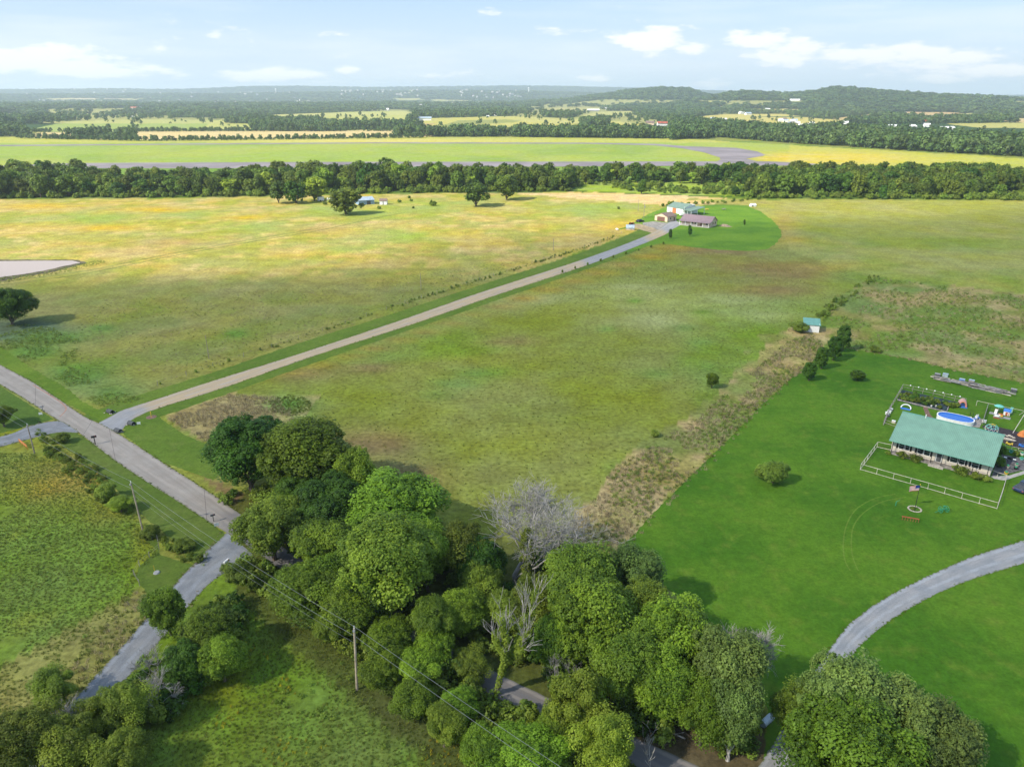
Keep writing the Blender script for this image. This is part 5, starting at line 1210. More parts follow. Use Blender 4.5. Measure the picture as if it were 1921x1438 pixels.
for i, (px, py, s_, lb) in enumerate([(1666, 846, .5, 'small yellowish shrub at the left end of the porch'), (1691, 852, .95, 'rounded shrub under the left porch windows'), (1715, 858, 1.1, 'largest rounded shrub left of the front step'), (1800, 882, 1.25, 'wide rounded shrub right of the front step'),
                                      (1831, 891, .95, 'rounded shrub under the right porch window'), (1850, 896, .8, 'last rounded shrub at the right porch corner')]):
    o = bpy.data.objects.new('porch_shrub', [bush_y, bush_m][i % 2 and i != 3]); link(o); o.location = P(px, py + 6); o.scale = (s_ * 1.4, s_ * 1.2, s_ * .85); o.rotation_euler.z = rnd.random() * 6; tag(o, lb, 'shrub')
for (px, py, s_, lb) in [(1876, 850, 1.2, 'dark overgrown shrub against the right gable wall, upper'), (1872, 874, 1.4, 'dark overgrown shrub at the right gable wall, lower'), (1906, 855, .8, 'bright round shrub on the patio')]:
    o = bpy.data.objects.new('gable_shrub', bush_m if 'bright' in lb else bush_d); link(o); o.location = P(px, py); o.scale = (s_, s_, s_ * .9); tag(o, lb, 'shrub')

def rail_fence(name, pix, h, label, post=2.4, m=None, rails=(1.0, .5), rr_=.045, pr_=.05, z0=0, heavy=None):
    """posts and rails between corner pixels that mark the foot of the fence; heavy = name of a solid infill"""
    W = [P(x, y) for x, y in pix] if not isinstance(pix[0], Vector) else pix
    o = empty(name, W[0], 0, label, 'fence'); m = m or M['woodpale']; base_ = W[0]
    for i in range(len(W) - 1):
        a, c = W[i] - base_, W[i + 1] - base_; D = (c - a).length; n = max(1, round(D / post))
        for k in range(n + (1 if i == len(W) - 2 else 0)):
            q = a.lerp(c, k / n); MB().tube([q, q + Vector((0, 0, h))], pr_, 6).build('post', m, o)
        for f_ in rails:
            z = Vector((0, 0, h * f_)); MB().tube([a + z, a.lerp(c, .5) + z + Vector((0, 0, -.03)), c + z], rr_, 5).build('rail', m, o)
    return o
rail_fence('front_yard_fence', [(1678, 846), (1645, 839), (1613.6, 881), (1740, 917), (1870, 954.5), (1880, 925), (1886.5, 902)], 1.25, 'pale pole fence with two rails around the front yard of the green roofed house', 2.6, M['woodpale'], (1.0, .12), .05, .045)
rail_fence('garden_fence', [(1684, 806), (1657, 797), (1668, 772), (1692.5, 730), (1750, 742), (1811, 757)], 1.3, 'weathered fence of posts and top rail around the vegetable garden', 2.5, M['wood'], (1.0, .5))
rail_fence('back_yard_fence', [(1831, 761), (1852, 766), (1921, 781), (1960, 790)], 1.3, 'pale rail fence along the back of the play yard', 2.6, M['woodpale'], (1.0,))
rail_fence('divider_fence', [(1852, 766), (1843, 795)], 1.2, 'short dark timber fence between the pool deck and the play yard', 1.2, M['wood'], (1.0, .6, .25), .06)
rail_fence('patio_fence', [(1884, 845), (1921, 852), (1950, 858)], 1.2, 'pale picket fence across the side patio', 1.3, M['woodpale'], (1.0, .5), .035)
rail_fence('ramp_fence', [(1855, 889), (1886, 900)], 1.0, 'pale handrail fence beside the porch ramp', 1.5, M['woodpale'], (1.0,), .05)
# paddock wire fence posts along the field edges
rail_fence('drive_field_fence', [(296, 722), (400, 688), (560, 636), (760, 569), (900, 526), (1080, 470), (1166, 438), (1205, 414), (1250, 391), (1330, 386)], 1.2, 'thin wire fence with posts between the hay field and the gravel drive', 9, M['wood'], (.9, .5), .012, .06)

# ground patches by the house
sheet('garden_bed', [(1692, 731), (1810, 757), (1806, 763), (1782, 758), (1776, 773), (1720, 761), (1683, 751)], M['fabric'], .020, .05, .5)
sheet('play_mulch', [(1842, 800), (1850, 795), (1921, 812), (1960, 822), (1960, 850), (1921, 845), (1885, 832)], M['mulch'], .022, .08, .5)
sheet('side_patio', [(1880, 852), (1921, 860), (1960, 866), (1960, 880), (1921, 882), (1860, 894), (1868, 870)], mat('patio', (.13, .12, .12), .9, .35, 1.5), .022, .08, .5)
sheet('concrete_path', [(1856, 893), (1892, 892), (1921, 883), (1960, 874), (1960, 880), (1921, 889), (1884, 901), (1866, 898)], M['conc'], .027, .03, .5)
sheet('brown_path', [(1731, 762), (1739, 762), (1744, 775), (1756, 792), (1748, 797), (1738, 783)], M['brick'], .022, .05, .4)
sheet('pool_deck', [(1808, 780), (1844, 786), (1838, 802), (1790, 796), (1800, 790)], M['wood'], .024, .03, .5)
# garden beds edging and plants
for a, c in [((1683, 750), (1775, 773)), ((1776, 772), (1782, 757)), ((1657, 797), (1672, 762))]:
    p, q = P(*a), P(*c); d = q - p; o = MB().cbox(0, 0, .12, d.length, .18, .24).build('timber_edging', M['wood']); o.location = (p + q) / 2; o.rotation_euler.z = math.atan2(d.y, d.x); tag(o, 'weathered timber edging ' + {750: 'along the front of the vegetable garden', 772: 'at the right end of the vegetable garden', 797: 'down the left side of the back yard'}[a[1]], 'edging')
kinds = [(bush_m, 'green'), (bush_y, 'yellow green'), (bush_d, 'dark green')]
for i in range(46):
    t, u = rnd.random(), rnd.random(); a = P(1694, 737).lerp(P(1800, 762), t); c = P(1686, 749).lerp(P(1774, 769), t); q = a.lerp(c, u)
    me, nm = kinds[i % 3]; o = bpy.data.objects.new('garden_plant', me); link(o); o.location = q; s_ = rnd.uniform(.5, 1.05); o.scale = (s_, s_, s_ * .7)
    tag(o, nm + ' leafy vegetable plant in the fabric covered garden bed', 'plant', nm + ' garden plants')
for i in range(16):
    t, u = rnd.random(), rnd.random(); a = P(1694, 737).lerp(P(1805, 762), t); c = P(1686, 749).lerp(P(1774, 769), t); q = a.lerp(c, u)
    o = MB().lathe([(.0, 0), (.16, 0), (.19, .36), (.17, .36), (.15, .1)], 10).build('bucket', M['white']); o.location = q; tag(o, 'white planting bucket among the garden plants', 'bucket', 'white buckets in the garden')
for i in range(7):
    q = P(1692.5, 730).lerp(P(1811, 757), .12 + i * .13); o = MB().ball(0, 0, 0, .17).build('hanging_pot', M['white'], smooth=True); o.location = q + Vector((0, 0, 1.42)); tag(o, 'white round pot set on the garden fence rail', 'pot', 'white pots on the garden fence')

# swimming pool
a, c = P(1758, 776, .8), P(1828, 791, .8); d = c - a; LP = d.length / 2
pool = empty('swimming_pool', ((a + c) / 2).xy.to_3d(), math.atan2(d.y, d.x), 'oval above ground pool with white rim and blue water behind the house', 'pool')
def oval(rx, ry, k=32, e=2.6): return [(rx * (abs(math.cos(t)) ** (2 / e)) * (1 if math.cos(t) >= 0 else -1), ry * (abs(math.sin(t)) ** (2 / e)) * (1 if math.sin(t) >= 0 else -1)) for t in [2 * PI * i / k for i in range(k)]]
RY = LP * .60
def band_(r1, r2, z1, z2):
    o1, o2 = oval(*r1), oval(*r2); n = len(o1); return MB().add([(x, y, z1) for x, y in o1] + [(x, y, z2) for x, y in o2], [(i, (i + 1) % n, n + (i + 1) % n, n + i) for i in range(n)])
wp = band_((LP, RY), (LP, RY), 0, .9); wp.build('pool_wall', M['white'], pool)
band_((LP - .16, RY - .16), (LP - .16, RY - .16), 0.94, .3).build('pool_liner', M['blue'], pool)
rim = MB(); 
for (r1, r2, z1, z2) in [((LP + .06, RY + .06), (LP + .06, RY + .06), .88, .97), ((LP + .06, RY + .06), (LP - .18, RY - .18), .97, .97)]:
    bb = band_(r1, r2, z1, z2); rim.add(bb.v, bb.f)
rim.build('pool_rim', M['white'], pool)
m_p = bpy.data.materials.new('pool_water'); m_p.use_nodes = True; q = m_p.node_tree.nodes['Principled BSDF']; q.inputs['Base Color'].default_value = (.02, .14, .52, 1); q.inputs['Roughness'].default_value = .08
o1 = oval(LP - .15, RY - .15); MB().add([(x, y, .80) for x, y in o1], [tuple(range(len(o1)))]).build('pool_surface', m_p, pool)
for s_ in (-1, 1): MB().tube([(LP - .9 + s_ * .28, RY - .2, .9), (LP - .9 + s_ * .28, RY - .2, 2.0), (LP - .9 + s_ * .28, RY + .5, 2.0), (LP - .9 + s_ * .28, RY + .6, 0)], .035, 6).build('ladder_rail', M['black'], pool)

def at_px(px, py, rz=None): return P(px, py), (HF.rz if rz is None else rz)
# arched jungle tunnel
p, rz = at_px(1805, 764); o = empty('play_tunnel', p, HF.rz + PI / 2 + .2, 'inflatable arched play tunnel with coral stripes on a blue mat', 'play tunnel')
MB().box(-.3, -1.0, 0, 2.4, 1.0, .08).build('mat', M['blue'], o)
for i in range(6):
    x = .2 + i * .36; MB().tube([(x, .75 * math.cos(t), .12 + 1.25 * math.sin(t)) for t in np.linspace(0, PI, 10)], .19, 6).build('arch_tube', M['pink'] if i % 2 == 0 else M['grey'], o)
# white and blue arch
p, _ = at_px(1699, 767); o = empty('water_arch', p, HF.rz, 'white curved water slide arch on a blue base in the back yard', 'slide')
MB().box(-1.0, -.5, 0, 1.0, .4, .10).build('base', M['blue'], o); MB().tube([(1.0 * math.cos(t), .35 * math.sin(t), .25 + .75 * math.sin(t)) for t in np.linspace(-.1, PI + .1, 14)], .13, 8).build('tube', M['white'], o)
# geodesic climbing dome
p, _ = at_px(1860, 806); o = empty('climbing_dome', p, 0, 'domed climbing frame of pale blue and yellow bars', 'climbing frame')
Rd = 1.35; rings = [[(Rd * math.cos(e) * math.cos(a + ph), Rd * math.cos(e) * math.sin(a + ph), Rd * math.sin(e)) for a in np.linspace(0, 2 * PI, n, endpoint=False)] for e, n, ph in ((0.02, 10, 0), (.5, 10, .314), (1.02, 5, 0), )]
top = (0, 0, Rd)
def bars(L): 
    mb = MB()
    for u, v in L: mb.tube([u, v], .045, 5)
    return mb
R0, R1, R2 = rings
bars([(R0[i], R0[(i + 1) % 10]) for i in range(10)] + [(R1[i], R1[(i + 1) % 10]) for i in range(10)]).build('ring_bars', M['teal'], o)
bars([(R0[i], R1[i]) for i in range(10)] + [(R0[(i + 1) % 10], R1[i]) for i in range(10)]).build('side_bars', M['woodpale'], o)
bars([(R2[i], R2[(i + 1) % 5]) for i in range(5)] + [(R1[2 * i], R2[i]) for i in range(5)] + [(R1[(2 * i - 1) % 10], R2[i]) for i in range(5)]).build('upper_bars', M['teal'], o)
bars([(R2[i], top) for i in range(5)]).build('crown_bars', M['yellow'], o)
MB().lathe([(0.01, .02), (.9, .02), (.9, .16), (.01, .2)], 12).build('inner_seat', M['navy'], o)
# playhouse and toys
def small(name, px, py, label, cat, parts, rz=None):
    p, r_ = at_px(px, py, rz); o = empty(name, p, r_, label, cat)
    for nm, mb, m in parts: mb.build(nm, m, o)
    return o
for i, (px, py) in enumerate([(1864, 777), (1872, 783), (1886, 785)]):
    mb = [('board', MB().cbox(0, j * .33, .04, 1.8, .28, .07), M['grey']) for j in range(4)]
    small('deck_platform', px, py, 'grey slatted platform under the toys, ' + ['left one', 'middle one', 'right one'][i], 'platform', mb)
small('playhouse', 1888, 778, 'small plastic playhouse with blue roof and red and white sides', 'playhouse', [('wall', MB().box(-.6, -.5, 0, .6, .5, 1.0), M['white']), ('roof', MB().add([(-.7, -.6, .95), (.7, -.6, .95), (.7, .6, .95), (-.7, .6, .95), (-.7, 0, 1.5), (.7, 0, 1.5)], [(0, 1, 5, 4), (3, 4, 5, 2), (0, 4, 3), (1, 2, 5)]), M['blue']),
      ('door', MB().box(-.2, -.54, 0, .2, -.5, .8), M['red']), ('stripe', MB().box(.35, -.53, 0, .5, -.5, 1), M['red'])])
small('toy_slide', 1868, 774, 'white and red toddler slide by the fence', 'slide', [('ladder', MB().box(-.3, 0, 0, .3, .15, .9), M['red']), ('chute', MB().add([(-.25, -1.1, .05), (.25, -1.1, .05), (.25, 0, .9), (-.25, 0, .9), (-.25, -1.1, 0), (.25, -1.1, 0), (.25, 0, .82), (-.25, 0, .82)], [(0, 1, 2, 3), (7, 6, 5, 4), (0, 3, 7, 4), (1, 5, 6, 2)]), M['white'])])
small('toy_horse', 1869, 784, 'white ride on toy near the climbing dome', 'toy', [('body', MB().ball(0, 0, .5, .5, .25, .25), M['white']), ('head', MB().ball(.45, 0, .8, .2, .15, .2), M['white']), ('base', MB().box(-.6, -.25, 0, .6, .25, .08), M['red'])])
small('toy_table', 1877, 781, 'orange and yellow activity table between platforms', 'toy', [('top', MB().box(-.45, -.35, .45, .45, .35, .55), M['orangep']), ('leg', MB().box(-.4, -.3, 0, .4, .3, .45), M['yellow']), ('cup', MB().lathe([(.01, .55), (.12, .55), (.15, .75)], 8), M['red'])])
small('teal_umbrella', 1871, 775, 'teal parasol beside the back fence', 'umbrella', [('pole', MB().tube([(0, 0, 0), (0, 0, 2.0)], .03, 6), M['white']), ('canopy', MB().lathe([(1.0, 1.75), (.6, 1.95), (.02, 2.15)], 8), M['teal'])])
small('teal_locker', 1896, 775, 'upright teal plastic locker at the back fence', 'locker', [('body', MB().box(-.25, -.2, 0, .25, .2, 1.3), M['teal']), ('lid', MB().box(-.28, -.23, 1.3, .28, .23, 1.38), M['teal'])])
small('white_cooler', 1846, 792, 'white cooler standing by the deck corner', 'cooler', [('body', MB().box(-.35, -.25, 0, .35, .25, .5), M['white']), ('lid', MB().box(-.37, -.27, .5, .37, .27, .58), M['white'])])
for (px, py, lb) in [(1818, 790, 'blue and white patio chair, left one on the pool deck'), (1828, 788, 'blue and white patio chair, right one on the pool deck'), (1834, 786, 'folded white lounge chair at the end of the pool deck')]:
    small('patio_chair', px, py, lb, 'chair', [('seat', MB().box(-.3, -.3, .38, .3, .3, .44), M['blue']), ('backrest', MB().box(-.3, .25, .44, .3, .32, 1.0), M['white']), ('leg', bars([((-.27, -.27, 0), (-.27, -.27, .4)), ((.27, -.27, 0), (.27, -.27, .4)), ((-.27, .27, 0), (-.27, .27, .4)), ((.27, .27, 0), (.27, .27, .4))]), M['white'])], HF.rz + rnd.uniform(-1, 1))
p, _ = at_px(1911, 792); o = empty('swing_frame', p, 0, 'pale timber swing frame cut by the right edge', 'swing')
A_ = [P(x, y) - p for x, y in ((1900, 812), (1921, 806), (1912, 778), (1938, 778))]
MB().tube([A_[0], A_[2] * .2 + Vector((1.6, .6, 2.3))], .07, 6).build('leg', M['woodpale'], o); MB().tube([A_[1] + Vector((.5, -.8, 0)), A_[2] * .2 + Vector((1.6, .6, 2.3))], .07, 6).build('leg', M['woodpale'], o)
MB().tube([A_[2], A_[2] * .2 + Vector((1.6, .6, 2.3))], .07, 6).build('leg', M['woodpale'], o); MB().tube([A_[2] * .2 + Vector((1.6, .6, 2.3)), A_[2] * .2 + Vector((5, -2.4, 2.3))], .08, 6).build('beam', M['woodpale'], o)
small('stone_pile', 1892, 819, 'low pile of pale rocks on the mulch', 'rocks', [('rock', MB().ball(x, y, .15, .35, .25, .18, 6, 4), M['stone']) for x, y in ((-.8, .1), (-.2, -.1), (.4, .15), (.9, -.2), (.1, .5))])
small('sand_boat', 1891, 826, 'pale long sandbox boat on the mulch by the house gable', 'sandbox', [('hull', MB().lathe([(.1, 0), (.6, .1), (.75, .35), (.65, .35), (.5, .12)], 12), M['stone'])]).scale = (1.9, .8, 1)
small('yellow_toy_car', 1893, 834, 'yellow and black toy car on the mulch', 'toy', [('body', MB().box(-.6, -.3, .15, .6, .3, .5), M['yellow']), ('cab', MB().box(-.3, -.28, .5, .25, .28, .85), M['black']), ('wheel', MB().ball(-.4, -.32, .15, .16).ball(.4, -.32, .15, .16), M['black'])])
small('blue_toy_car', 1917, 838, 'blue toy car at the right edge of the mulch', 'toy', [('body', MB().box(-.6, -.35, .15, .6, .35, .5), M['blue']), ('seat', MB().box(-.2, -.25, .5, .2, .25, .7), M['navy']), ('wheel', MB().ball(-.4, -.36, .15, .16).ball(.4, -.36, .15, .16), M['black'])])
small('orange_tent', 1917, 817, 'rust orange play tent at the right edge', 'tent', [('canvas', MB().lathe([(.9, 0), (.55, .8), (.02, 1.3)], 8), M['orangep']), ('pole', MB().tube([(0, 0, 1.2), (0, 0, 1.6)], .03, 5), M['wood'])])
small('barbecue', 1893, 866, 'black barbecue with white side shelves on the patio', 'barbecue', [('body', MB().ball(0, 0, .8, .5, .35, .3), M['black']), ('shelf', MB().box(-1.0, -.2, .75, -.5, .2, .8).box(.5, -.2, .75, 1.0, .2, .8), M['white']), ('leg', bars([((-.3, 0, 0), (-.3, 0, .7)), ((.3, 0, 0), (.3, 0, .7))]), M['black'])])
for i, (px, py, mm, nm, lb) in enumerate([(1874, 860, 'white', 'planter', 'white planter against the gable shrubs'), (1890, 877, 'stone', 'planter', 'pale stone planter in the middle of the patio'), (1907, 874, 'stone', 'planter', 'wide stone planter at the right of the patio'), (1916, 862, 'teal', 'planter', 'teal planter near the right edge'),
                                          (1887, 889, 'yellow', 'planter', 'yellow planter by the concrete path'), (1905, 880, 'black', 'planter', 'black pot by the concrete path'), (1917, 853, 'white', 'planter', 'white planter beside the patio fence'), (1896, 849, 'teal', 'planter', 'teal pot left of the patio fence'), (1908, 851, 'orangep', 'planter', 'terracotta pot behind the patio fence')]):
    small(nm, px, py, lb, 'planter', [('pot', MB().lathe([(.01, 0), (.25, 0), (.38, .4), (.33, .4), (.01, .33)], 10), M[mm]), ('plant', MB().ball(0, 0, .5, .26, .26, .2, 6, 4), M['green'])])
for i, (px, py, mm) in enumerate([(1664, 777, 'white'), (1665, 781, 'dkgrey'), (1668, 774, 'white'), (1671, 770, 'grey'), (1676, 793, 'cream')]):
    small('storage_tub', px, py, ['white tub stacked by the left garden fence', 'dark tub by the left garden fence', 'second white tub farther along the left garden fence', 'grey tub at the top of the left garden fence', 'cream chest at the house corner'][i], 'tub', [('body', MB().box(-.35, -.25, 0, .35, .25, .5), M[mm]), ('lid', MB().box(-.38, -.28, .5, .38, .28, .56), M['white' if i != 1 else 'grey'])])
# lumber pile
a, c = P(1757, 711), P(1906, 742); d = c - a; o = empty('lumber_pile', a, math.atan2(d.y, d.x), 'long heap of weathered boards and posts on the lawn behind the garden', 'lumber'); LL = d.length
for i in range(90):
    ln = rnd.uniform(1.8, 4.2); x = rnd.uniform(0, LL - ln * .5); MB().cbox(x, rnd.uniform(-1.1, 1.1), rnd.choice([.1, .25, .4, .55, .7]), ln, rnd.uniform(.2, .45), .12, rnd.uniform(-.16, .16)).build('plank', M[rnd.choice(['wood', 'wood', 'grey', 'woodpale'])], o)
for (px, py, mm, lb) in [(1758, 706, 'dkgrey', 'dark crate with pale top at the left end of the lumber pile'), (1773, 706, 'galv', 'grey blue bin behind the lumber pile'), (1804, 716, 'blue', 'bright blue crate on the lumber pile'), (1822, 718, 'wood', 'brown box behind the lumber pile'), (1901, 735, 'dkgrey', 'dark tarpaulin bundle at the right end of the lumber pile')]:
    small('crate', px, py, lb, 'crate', [('body', MB().box(-.6, -.45, 0, .6, .45, .75), M[mm]), ('lid', MB().box(-.62, -.47, .75, .62, .47, .8), M['galv' if mm != 'dkgrey' else 'grey'])])
# flagpole, stone ring, implements
bp_ = P(1715.9, 955); hp = top_h(1715.9, 955, 909)
o = empty('flagpole', bp_, 0, 'black flagpole flying a striped red white and blue flag on the mown lawn', 'flagpole'); MB().tube([(0, 0, 0), (0, 0, hp)], [.06, .035], 8).build('pole', M['black'], o); MB().ball(0, 0, hp + .06, .09).build('finial', M['yellow'], o)
fl = bpy.data.meshes.new('flag'); vs, fs, ms = [], [], []
nx, ny, fw, fh = 24, 13, 1.75, 1.0
for side in (0,):
    for j in range(ny + 1):
        for i in range(nx + 1):
            t = i / nx; x = -t * fw * .96; z = -j / ny * fh - .22 * t * t; y = .09 * math.sin(t * 9 + j * .15) * t
            vs.append((x, y, z))
    for j in range(ny):
        for i in range(nx):
            k = j * (nx + 1) + i; fs.append((k, k + nx + 1, k + nx + 2, k + 1)); ms.append(2 if (j < 7 and i < nx * .4) else (0 if j % 2 == 0 else 1))
fl.from_pydata(vs, [], fs)
for m_ in (mat('flag_red', (.50, .03, .04), .8, .05), M['white'], mat('flag_blue', (.02, .04, .22), .8, .05)): fl.materials.append(m_)
fl.polygons.foreach_set('material_index', ms)
fo = bpy.data.objects.new('flag', fl); link(fo, o); fo.location = (-.03, 0, hp - .1)
sm = fo.modifiers.new('thickness', 'SOLIDIFY'); sm.thickness = .012
ring = empty('stone_ring', bp_, 0, 'ring of pale stones round the foot of the flagpole', 'stone ring')
for k in range(22):
    a = 2 * PI * k / 22; MB().ball(1.0 * math.cos(a), 1.0 * math.sin(a), .08, .17, .13, .12, 6, 4).build('stone', M['stone'], ring)
o = bpy.data.objects.new('ring_plant', bush_m); link(o); o.location = bp_ + Vector((-.4, -.1, 0)); o.scale = (.45, .45, .3); tag(o, 'low plants inside the stone ring', 'plant')
p, _ = at_px(1707, 976); o = empty('rusty_harrow', p, HF.rz * .55, 'rust red row of cultivator tines on a bar below the flagpole', 'farm implement')
MB().box(-1.3, -.06, .5, 1.3, .06, .62).build('bar', M['red'], o)
for k in range(7):
    x = -1.2 + k * .4; MB().tube([(x, 0, .55), (x, -.3, .45), (x, -.35, .15), (x, -.1, 0)], .035, 5).build('tine', M['red'], o)
p, _ = at_px(1769, 960); o = empty('green_hay_rake', p, .2, 'green two wheeled horse drawn implement on the lawn', 'farm implement')
for sx in (-.6, .6):
    w_ = MB().tube([(sx, .55 * math.cos(t), .55 + .55 * math.sin(t)) for t in np.linspace(0, 2 * PI, 15)], .04, 5).build('wheel', M['green'], o)
    bars([((sx, 0, .55), (sx, .55 * math.cos(t), .55 + .55 * math.sin(t))) for t in np.linspace(0, 2 * PI, 7)[:-1]]).build('spoke', M['green'], w_)
bars([((-.6, 0, .55), (.6, 0, .55)), ((0, 0, .55), (-1.9, -.3, .35)), ((0, 0, .55), (.4, .5, .9))]).build('frame', M['green'], o); MB().cbox(.3, .3, .95, .4, .3, .06).build('seat', M['green'], o)
p, _ = at_px(1680, 948); o = empty('green_pump', p, .3, 'small green hand pump left of the flagpole', 'pump'); MB().tube([(0, 0, 0), (0, 0, .8)], .08, 6).build('body', M['green'], o); MB().tube([(0, 0, .8), (.7, 0, .95)], .035, 5).build('handle', M['green'], o)
# vehicles
def vehicle(px, py, rz, label, L_=4.8, W_=1.9, paint=None, pickup=False, name='parked_car'):
    o = empty(name, P(px, py), rz, label, 'car' if not pickup else 'truck'); m = paint or M['navy']; b_ = MB()
    z = [(-L_ / 2, .45, .80), (-L_ / 2 + .15, .40, .98), (-L_ * .30, .36, 1.02), (0, .34, 1.03), (L_ * .22, .34, 1.0), (L_ / 2 - .2, .38, .86), (L_ / 2, .45, .72)]
    vs, fs = [], []
    for x, zl, zt in z:
        for y, zz in ((-.94, zl), (-1, zl + .25), (-.93, zt), (.93, zt), (1, zl + .25), (.94, zl)): vs.append((x, y * W_ / 2, zz))
    for i in range(len(z) - 1):
        for k in range(6): fs.append((i * 6 + k, (i + 1) * 6 + k, (i + 1) * 6 + (k + 1) % 6, i * 6 + (k + 1) % 6))
    fs += [tuple(range(6)), tuple((len(z) - 1) * 6 + k for k in range(5, -1, -1))]
    b_.add(vs, fs).build('body', m, o)
    x0, x1, x2, x3 = (-L_ * .12, -L_ * .08, L_ * .14, L_ * .26) if pickup else (-L_ * .40, -L_ * .28, L_ * .10, L_ * .24)
    h = W_ * .45; g_ = MB().add([(x0, -h, 1.0), (x3, -h, .98), (x3, h, .98), (x0, h, 1.0), (x1, -h * .86, 1.5), (x2, -h * .86, 1.5), (x2, h * .86, 1.5), (x1, h * .86, 1.5)], [(0, 1, 5, 4), (1, 2, 6, 5), (2, 3, 7, 6), (3, 0, 4, 7)]); g_.build('windows', M['glass'], o)
    MB().cbox((x1 + x2) / 2, 0, 1.51, x2 - x1 + .06, W_ * .80, .05).build('cab_roof', m, o)
    if pickup: MB().box(-L_ / 2 + .12, -W_ * .4, .98, x0 - .08, W_ * .4, 1.05).build('truck_bed', M['dkgrey'], o)
    for sx in (-L_ * .31, L_ * .32):
        for sy in (-1, 1):
            w_ = MB().tube([(sx, sy * W_ * .40, .34), (sx, sy * W_ * .505, .34)], .34, 12).build('wheel', M['black'], o); MB().tube([(sx, sy * W_ * .506, .34), (sx, sy * W_ * .512, .34)], .18, 10).build('hub', M['grey'], w_)
    for sy in (-1, 1):
        MB().cbox(L_ / 2 - .02, sy * W_ * .36, .72, .06, .34, .14).build('headlight', M['white'], o); MB().cbox(-L_ / 2 + .01, sy * W_ * .40, .74, .05, .22, .16).build('taillight', M['red'], o)
vehicle(1921, 918, HF.rz + 1.25, 'dark blue pickup truck cut by the right edge beside the front yard fence', 5.2, 1.9, M['navy'], True, 'pickup_truck')
vehicle(1200.5, 416.5, .45, 'black car parked at the end of the farm driveway under the pole', 4.8, 1.9, M['black'])

# small shed with teal roof
S0, S1 = P(1507, 621.7), P(1535.8, 624.2); SF = Fr(S0, S1 - S0); Ls = (S1 - S0).length
shed = empty('field_shed', SF.o, SF.rz, 'small white shed with teal sheet roof at the corner of the brushy strip', 'shed'); Ds = 5.2
MB().box(0, 0, 0, Ls, .08, 2.3).box(0, .08, 0, .08, Ds, 2.5).box(0, Ds - .08, 0, Ls, Ds, 2.8).box(Ls - .08, .08, 1.5, Ls, Ds * .55, 2.5).build('wall', M['white'], shed)
for y in (Ds * .4, Ds * .7, Ds - .1): MB().box(Ls - .12, y, 0, Ls, y + .12, 2.5).build('post', M['wood'], shed)
MB().add([(-.25, -.3, 2.35), (Ls + .3, -.3, 2.35), (Ls + .3, Ds + .2, 2.95), (-.25, Ds + .2, 2.95), (-.25, -.3, 2.25), (Ls + .3, -.3, 2.25), (Ls + .3, Ds + .2, 2.85), (-.25, Ds + .2, 2.85)], [(0, 1, 2, 3), (7, 6, 5, 4), (0, 4, 5, 1), (1, 5, 6, 2), (2, 6, 7, 3), (3, 7, 4, 0)]).build('roof', M['tealroof'], shed)
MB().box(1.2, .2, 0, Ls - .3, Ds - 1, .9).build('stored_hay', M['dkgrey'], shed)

# mauve roofed farmhouse with porch, garage, green barn, camper
G0, G1 = P(1274, 422), P(1329, 428); FF = Fr(G0, G1 - G0); Lf = (G1 - G0).length
fh_ = empty('farmhouse', FF.o, FF.rz, 'tan farmhouse with mauve roof and a white posted porch at the end of the drive', 'house')
gable(fh_, 0, 2.2, Lf, 10.5, 2.9, 5.4, M['tan'], M['purproof'], .4, 'x', .5)
rf = [(-.5, -.3, 2.45), (Lf + .5, -.3, 2.45), (Lf + .5, 2.3, 3.05), (-.5, 2.3, 3.05)]
MB().add(rf + [(a, b_, c - .1) for a, b_, c in rf], [(0, 1, 2, 3), (7, 6, 5, 4), (0, 4, 5, 1), (1, 5, 6, 2), (3, 7, 4, 0)]).build('porch_roof', M['purproof'], fh_)
MB().box(-.2, 0, 0, Lf + .2, 2.15, .3).build('porch_floor', M['conc'], fh_)
for k in range(6): x = .1 + k * (Lf - .2) / 5; MB().box(x - .09, .05, .3, x + .09, .23, 2.42).build('porch_post', M['white'], fh_)
for a, c in ((.2, Lf * .58), (Lf * .76, Lf - .2)): MB().box(a, .1, 1.0, c, .16, 1.1).box(a, .1, .55, c, .14, .6).build('porch_rail', M['white'], fh_)
for fx in (.15, .38, .50, .88): window(fh_, Lf * fx, 2.2, 1.1, 1.3, 1.2)
MB().box(Lf * .66, 2.12, .3, Lf * .66 + 1.1, 2.19, 2.4).build('door', M['brown'], fh_)
def side_win(o, x, y, z, wd, h): MB().box(x, y - wd / 2, z, x + .05, y + wd / 2, z + h).build('window', M['glass'], o)
side_win(fh_, Lf, 5.5, 1.2, 1.1, 1.1); side_win(fh_, Lf, 8.6, 1.2, 1.1, 1.1); side_win(fh_, Lf, 6.4, 3.6, .7, .7)
g0, g1 = P(1228, 413.2), P(1251.5, 416.6); GF = Fr(g0, g1 - g0); Lg = (g1 - g0).length
gar = empty('garage', GF.o, GF.rz, 'tan garage with brown roof and wide brown door left of the mauve roofed house', 'garage')
gable(gar, 0, 0, Lg, 8.5, 3.0, 4.6, M['tan'], M['brownroof'], .35, 'y', .35)
MB().box(Lg * .2, -.06, 0, Lg * .8, -.005, 2.5).build('garage_door', M['brown'], gar); side_win(gar, Lg, 3, 1.2, .9, .9); MB().box(Lg + .005, 6, 0, Lg + .06, 7, 2.1).build('door', M['brown'], gar)
b0, b1 = P(1251, 397), P(1281, 402.5); BF = Fr(b0, b1 - b0); Lb = (b1 - b0).length
barn = empty('barn', BF.o, BF.rz, 'white barn with green roof and orange door behind the garage', 'barn')
gable(barn, 0, 0, Lb, 12, 3.4, 5.6, M['white'], M['darkgreenroof'], .3, 'x', .3)
MB().box(Lb * .34, -.08, 0, Lb * .58, -.005, 2.9).build('door', M['orange'], barn)
